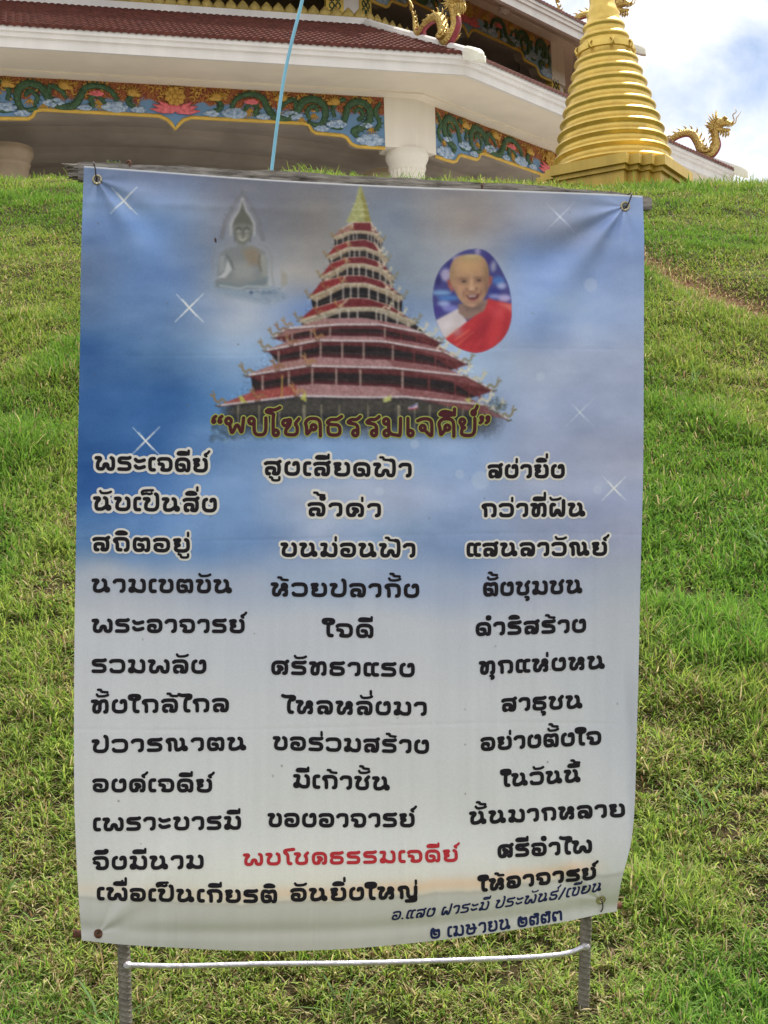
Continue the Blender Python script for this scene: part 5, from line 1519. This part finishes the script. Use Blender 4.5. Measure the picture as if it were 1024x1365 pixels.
LINES = [
 ("พระเจดีย์",126,281,627.5,630.5,20,HAL),("สูงเสียดฟ้า",351,548,634,637,20,HAL),("สง่ายิ่ง",649,752,638,638,19.5,HAL2),
 ("นับเป็นสิ่ง",124,289,681,683.5,20,HAL),("ล้ำค่า",409,507,688.5,690,19.5,HAL),("กว่าที่ฝัน",641,779,690,689,19.5,HAL2),
 ("สถิตอยู่",123,253,735,737,20,HAL2),("บนม่อนฟ้า",373,553,742.5,743.5,20,HAL2),("แสนลาวัณย์",621,812,742.5,741,19.5,HAL2),
 ("นามเขตขัน",122,309,790,791,19.5,None),("ห้วยปลากั้ง",360,558,795,797,19.5,None),("ตั้งชุมชน",643,775,795.5,791,19.5,None),
 ("พระอาจารย์",122,330,843.5,844,19.5,None),("ใจดี",428,497,849,850.5,19.5,None),("ดำริสร้าง",633,780,848,843,19,None),
 ("รวมพลัง",122,275,897,898,19.5,None),("ศรัทธาแรง",361,552,899,902.5,19.5,None),("ทุกแห่งหน",637,805,899.5,891.5,19,None),
 ("ทั้งใกล้ไกล",121,305,951,949,19.5,None),("ไหลหลั่งมา",374,568,951,954,19.5,None),("สาธุชน",667,775,949,944,19,None),
 ("ปวารณาตน",122,328,1003.5,1000,19,None),("ขอร่วมสร้าง",363,571,999.5,1004.5,19.5,None),("อย่างตั้งใจ",639,800,1001,992,19,None),
 ("องค์เจดีย์",123,287,1055.5,1056,19,None),("มีเก้าชั้น",390,519,1050,1053.5,19.5,None),("ในวันนี้",665,773,1049,1042,18.5,None),
 ("เพราะบารมี",124,321,1107.5,1105,19,None),("ของอาจารย์",356,556,1102,1102,19.5,None),("นั้นมากหลาย",624,829,1099,1087,18.5,None),
 ("จึงมีนาม",123,271,1159,1156,19,None),("ศรีอำไพ",661,786,1142.5,1135,18.5,None),
 ("เพื่อเป็นเกียรติ",129,368,1199,1201,18.5,None),("อันยิ่งใหญ่",385,554,1199,1195,18.5,None),("ให้อาจารย์",633,795,1187,1169.5,17.5,None)]
for tx, x0, x1, y0, y1, H, hl in LINES:
    write(tx, x0, x1, y0, y1, H, 5.0, None, hl)
nice(write("พบโชคธรรมเจดีย์", 323, 612, 1152.5, 1146.5, 17, 4.3, M_red), "red lettering")
nice(write("อ.แสง ฝาระมี ประพันธ์/เขียน", 519, 798, 1224.5, 1186, 13, 2.6, M_navy, None, False, 4.0, .55, .25), "small navy blue lettering")
nice(write("๒ เมษายน ๒๕๕๓", 572, 748, 1250.5, 1225.5, 15, 3.2, M_navy, None, False, 2.0, .6), "navy blue lettering of the date")

# eyelets and wires
M_brass = mat("tarnished_eyelet", (.42, .38, .26), .4, metal=.8, var=.3, vscale=60.0)
M_rust = mat("rusty_iron", (.13, .055, .032), .8, metal=.2, var=.45, vscale=40.0, bump=.5, bscale=150)
M_wire = mat("dark_wire", (.05, .04, .04), .6, metal=.4, var=.3, vscale=80)
def PB(px, py, off=0.0):                    # a point at an offset from the banner surface, banner-local
    return tuple(S(np.array([float(px)]), np.array([float(py)]), off)[0] - BO)
def PW_(px, py, off=0.0):                   # on the bare plane, world
    return np.array(on_plane(np.array([float(px)]), np.array([float(py)]), off)[0])
for n_, (x, y, r) in enumerate(EYES):
    mb = MB()
    rings = []
    for j in range(28):
        a = 2 * pi * j / 28
        row = []
        for q in range(8):
            b2 = 2 * pi * q / 8
            rr = r + 1.7 + 1.5 * cos(b2)
            row.append(PB(x + rr * cos(a), y + rr * 1.05 * sin(a), .0012 + .0012 * sin(b2)))
        rings.append(row)
    mb.grid(rings, closeu=True, closev=True)
    mb.build("eyelet", M_rust if n_ == 2 else M_brass, banner, True)
for P_ in ([(126,216,-.035),(124,217,.012),(127,226,.014),(128,238,.010),(129,243,.002),(130,240,-.012),(128,222,-.012),(126,216,-.035)],
           [(838,258,-.03),(839,259,.012),(836,268,.012),(833,277,.008),(831,279,.0),(829,275,-.01),(836,262,-.02)],
           [(800,1199,-.012),(801,1201,.006),(803,1207,.008),(802,1214,.006),(801,1219,-.012)]):
    mb = MB(); mb.tube([PB(x, y, o_) for x, y, o_ in smooth_path(P_, 2)], .0016, 6); mb.build("tie_wire", M_wire, banner, True)
mb = MB(); mb.ell(PB(131, 1246, .004), (.004, .004, .004), 8, 5); mb.build("bolt", M_rust, banner, True)

# ------------------------------------------------------------------ the stand that carries it
BACK = -.030
def foot(px0, py0, px1, py1, off):
    """straight post through two picture points in a plane behind the banner, run down into the ground and up to the beam"""
    a, b2 = PW_(px0, py0, off), PW_(px1, py1, off)
    d = (a - b2) / np.linalg.norm(a - b2)
    top = a + d * 0
    k = 0.0
    p = b2.copy()
    while p[2] > float(hz(p[0], p[1])) - .15: p = p - d * .02
    return a, p, d
SO = PW_(480, 1300, BACK); SO[2] = float(hz(SO[0], SO[1]))
stand = thing("sign_stand", tuple(SO), "banner stand of two ribbed steel posts with a weathered wooden top beam and silver crossbar", "stand")
M_rebar = mat("grey_weathered_rebar", (.20, .18, .155), .65, metal=.5, var=.35, vscale=30.0, bump=.4, bscale=200)
for (tx, ty), (bx, by) in (((134.5, 236), (168.5, 1365)), ((817, 276), (783, 1365))):
    a, p, d = foot(tx, ty, bx, by, BACK)
    L = np.linalg.norm(a - p); n = int(L / .0016)
    u1 = np.cross(d, BN); u1 /= np.linalg.norm(u1); u2 = np.cross(d, u1)
    rings = []
    for i in range(n + 1):
        h = L * i / n
        row = []
        for j in range(20):
            th = 2 * pi * j / 20
            rib = max(0, cos(2 * pi * (h / .0125) + (1.9 * cos(th)))) ** 3 * abs(sin(th)) ** .5
            rib = max(rib * .0016, .0018 if abs(sin(th)) < .12 else 0)
            r0 = .0122 + rib
            q = p + d * h + (u1 * cos(th) + u2 * sin(th)) * r0 - SO
            row.append(tuple(q))
        rings.append(row)
    mb = MB(); mb.grid(rings, closev=True); mb.f.append(tuple(range(20))); mb.f.append(tuple(range(n * 20, n * 20 + 20)))
    mb.build("post", M_rebar, stand, True)
mb = MB()
mb.tube([tuple(PW_(x, y, BACK + .012) - SO) for x, y in spline([(168,1290),(185,1290),(235,1291),(300,1289.5),(360,1288),(470,1287),(580,1284),(690,1280),(735,1277),(762,1273),(777,1267),(785,1264)], 50)], .0058, 10)
mb.build("crossbar", mat("silver_paint", (.62, .60, .68), .32, metal=.7, var=.18, vscale=40, bump=.3, bscale=90), stand, True)
for (x, y) in ((171, 1290), (784, 1265)):
    mb = MB()
    mb.ell(tuple(PW_(x, y, BACK + .012) - SO), (.011, .010, .009), 10, 6)
    mb.build("weld", mat("silver_weld", (.5, .48, .5), .45, metal=.6, var=.3, vscale=60, bump=.6, bscale=200), stand, True)
mb = MB(); mb.tube([tuple(PW_(x, y, BACK + .016) - SO) for x, y in ((97, 1247), (300, 1243), (600, 1226), (831, 1208.5))], .0085, 12)
mb.build("bottom_rod", M_rust, stand, True)
# wooden beam: weathered plank with a splintered left end
M_wood = bpy.data.materials.new("weathered_wood"); M_wood.use_nodes = True
t = M_wood.node_tree; b = t.nodes['Principled BSDF']; b.inputs['Roughness'].default_value = .85
c = N(t, 'ShaderNodeTexCoord'); mpn = N(t, 'ShaderNodeMapping'); mpn.inputs['Scale'].default_value = (4, 30, 60)
n1 = N(t, 'ShaderNodeTexNoise', Scale=2.2, Detail=8.0, Roughness=.7); r1 = N(t, 'ShaderNodeValToRGB')
r1.color_ramp.elements[0].position = .34; r1.color_ramp.elements[0].color = (.05, .04, .03, 1)
r1.color_ramp.elements[1].position = .6; r1.color_ramp.elements[1].color = (.34, .31, .27, 1)
t.links.new(c.outputs['Object'], mpn.inputs['Vector']); t.links.new(mpn.outputs['Vector'], n1.inputs['Vector']); t.links.new(n1.outputs['Fac'], r1.inputs['Fac']); t.links.new(r1.outputs['Color'], b.inputs['Base Color'])
bp = N(t, 'ShaderNodeBump', Strength=.6, Distance=.004); t.links.new(n1.outputs['Fac'], bp.inputs['Height']); t.links.new(bp.outputs['Normal'], b.inputs['Normal'])
BPTS = [(104, 224.0), (200, 227.5), (300, 232.5), (430, 239), (560, 246.5), (700, 253.5), (800, 261), (874, 268.5)]
bpt = [np.array(PW_(x, y, BACK - .005)) for x, y in spline(BPTS, 121)]
bl0, bl1 = bpt[0], bpt[-1]
ax = (bl1 - bl0); ax /= np.linalg.norm(ax)
upv = np.cross(ax, BN); upv /= np.linalg.norm(upv)
if upv[2] < 0: upv = -upv
rings = []
for i in range(121):
    f = i / 120
    hh = (.0185 if f < .75 else .0185 - .0035 * (f - .75) / .25) + .0012 * sin(f * 37) + .0008 * sin(f * 91 + 1)
    row = []
    for (du, dv) in ((-1, -1), (-1, -.4), (-1, .5), (-.9, 1), (0, 1.03), (.9, 1), (1, .4), (1, -.5), (1, -1), (0, -1.02)):
        jit = random.uniform(-.0007, .0007)
        row.append(tuple(bpt[i] + upv * (dv * hh + jit) - BN * (.013 * du) - SO))
    rings.append(row)
mb = MB(); mb.grid(rings, closev=True); mb.f.append(tuple(range(10))); mb.f.append(tuple(range(1200, 1210)))
for j in range(16):                         # splinters of the broken end
    o0 = bl0 + upv * random.uniform(-.016, .016) - BN * random.uniform(-.011, .011) + ax * .012
    l = random.uniform(.015, .052)
    mb.tube([tuple(o0 - SO), tuple(o0 - ax * l * .6 + upv * random.uniform(-.003, .003) - SO), tuple(o0 - ax * l + upv * random.uniform(-.005, .005) - SO)], [.0055, .004, .0008], 5)
mb.build("beam", M_wood, stand, False)
for P_ in ([(170,214,.008),(171,211,.010),(175,213,.012),(173,219,.012)], [(646,243,.012),(645,249,.013),(648,254,.014)], [(842,262,.0),(850,262,.004),(868,266,.006)]):
    mb = MB(); mb.tube([tuple(PW_(x, y, BACK + o_) - SO) for x, y, o_ in smooth_path(P_, 1)], .0022, 6)
    mb.build("bent_nail", M_rust, stand, True)
mb = MB()
P = []
for i in range(9):
    P.append([tuple(PW_(143 + i * 2.3, 213 + .5 * i * .25 - 2.2 * (j == 1) + random.uniform(-1.2, 1.2), BACK - .018 + .011 * j + random.uniform(-.002, .002)) + upv * .004 - SO) for j in range(4)])
mb.grid(P); mb.build("foil_scrap", mat("crumpled_foil", (.75, .75, .76), .25, metal=.9, var=.1), stand)
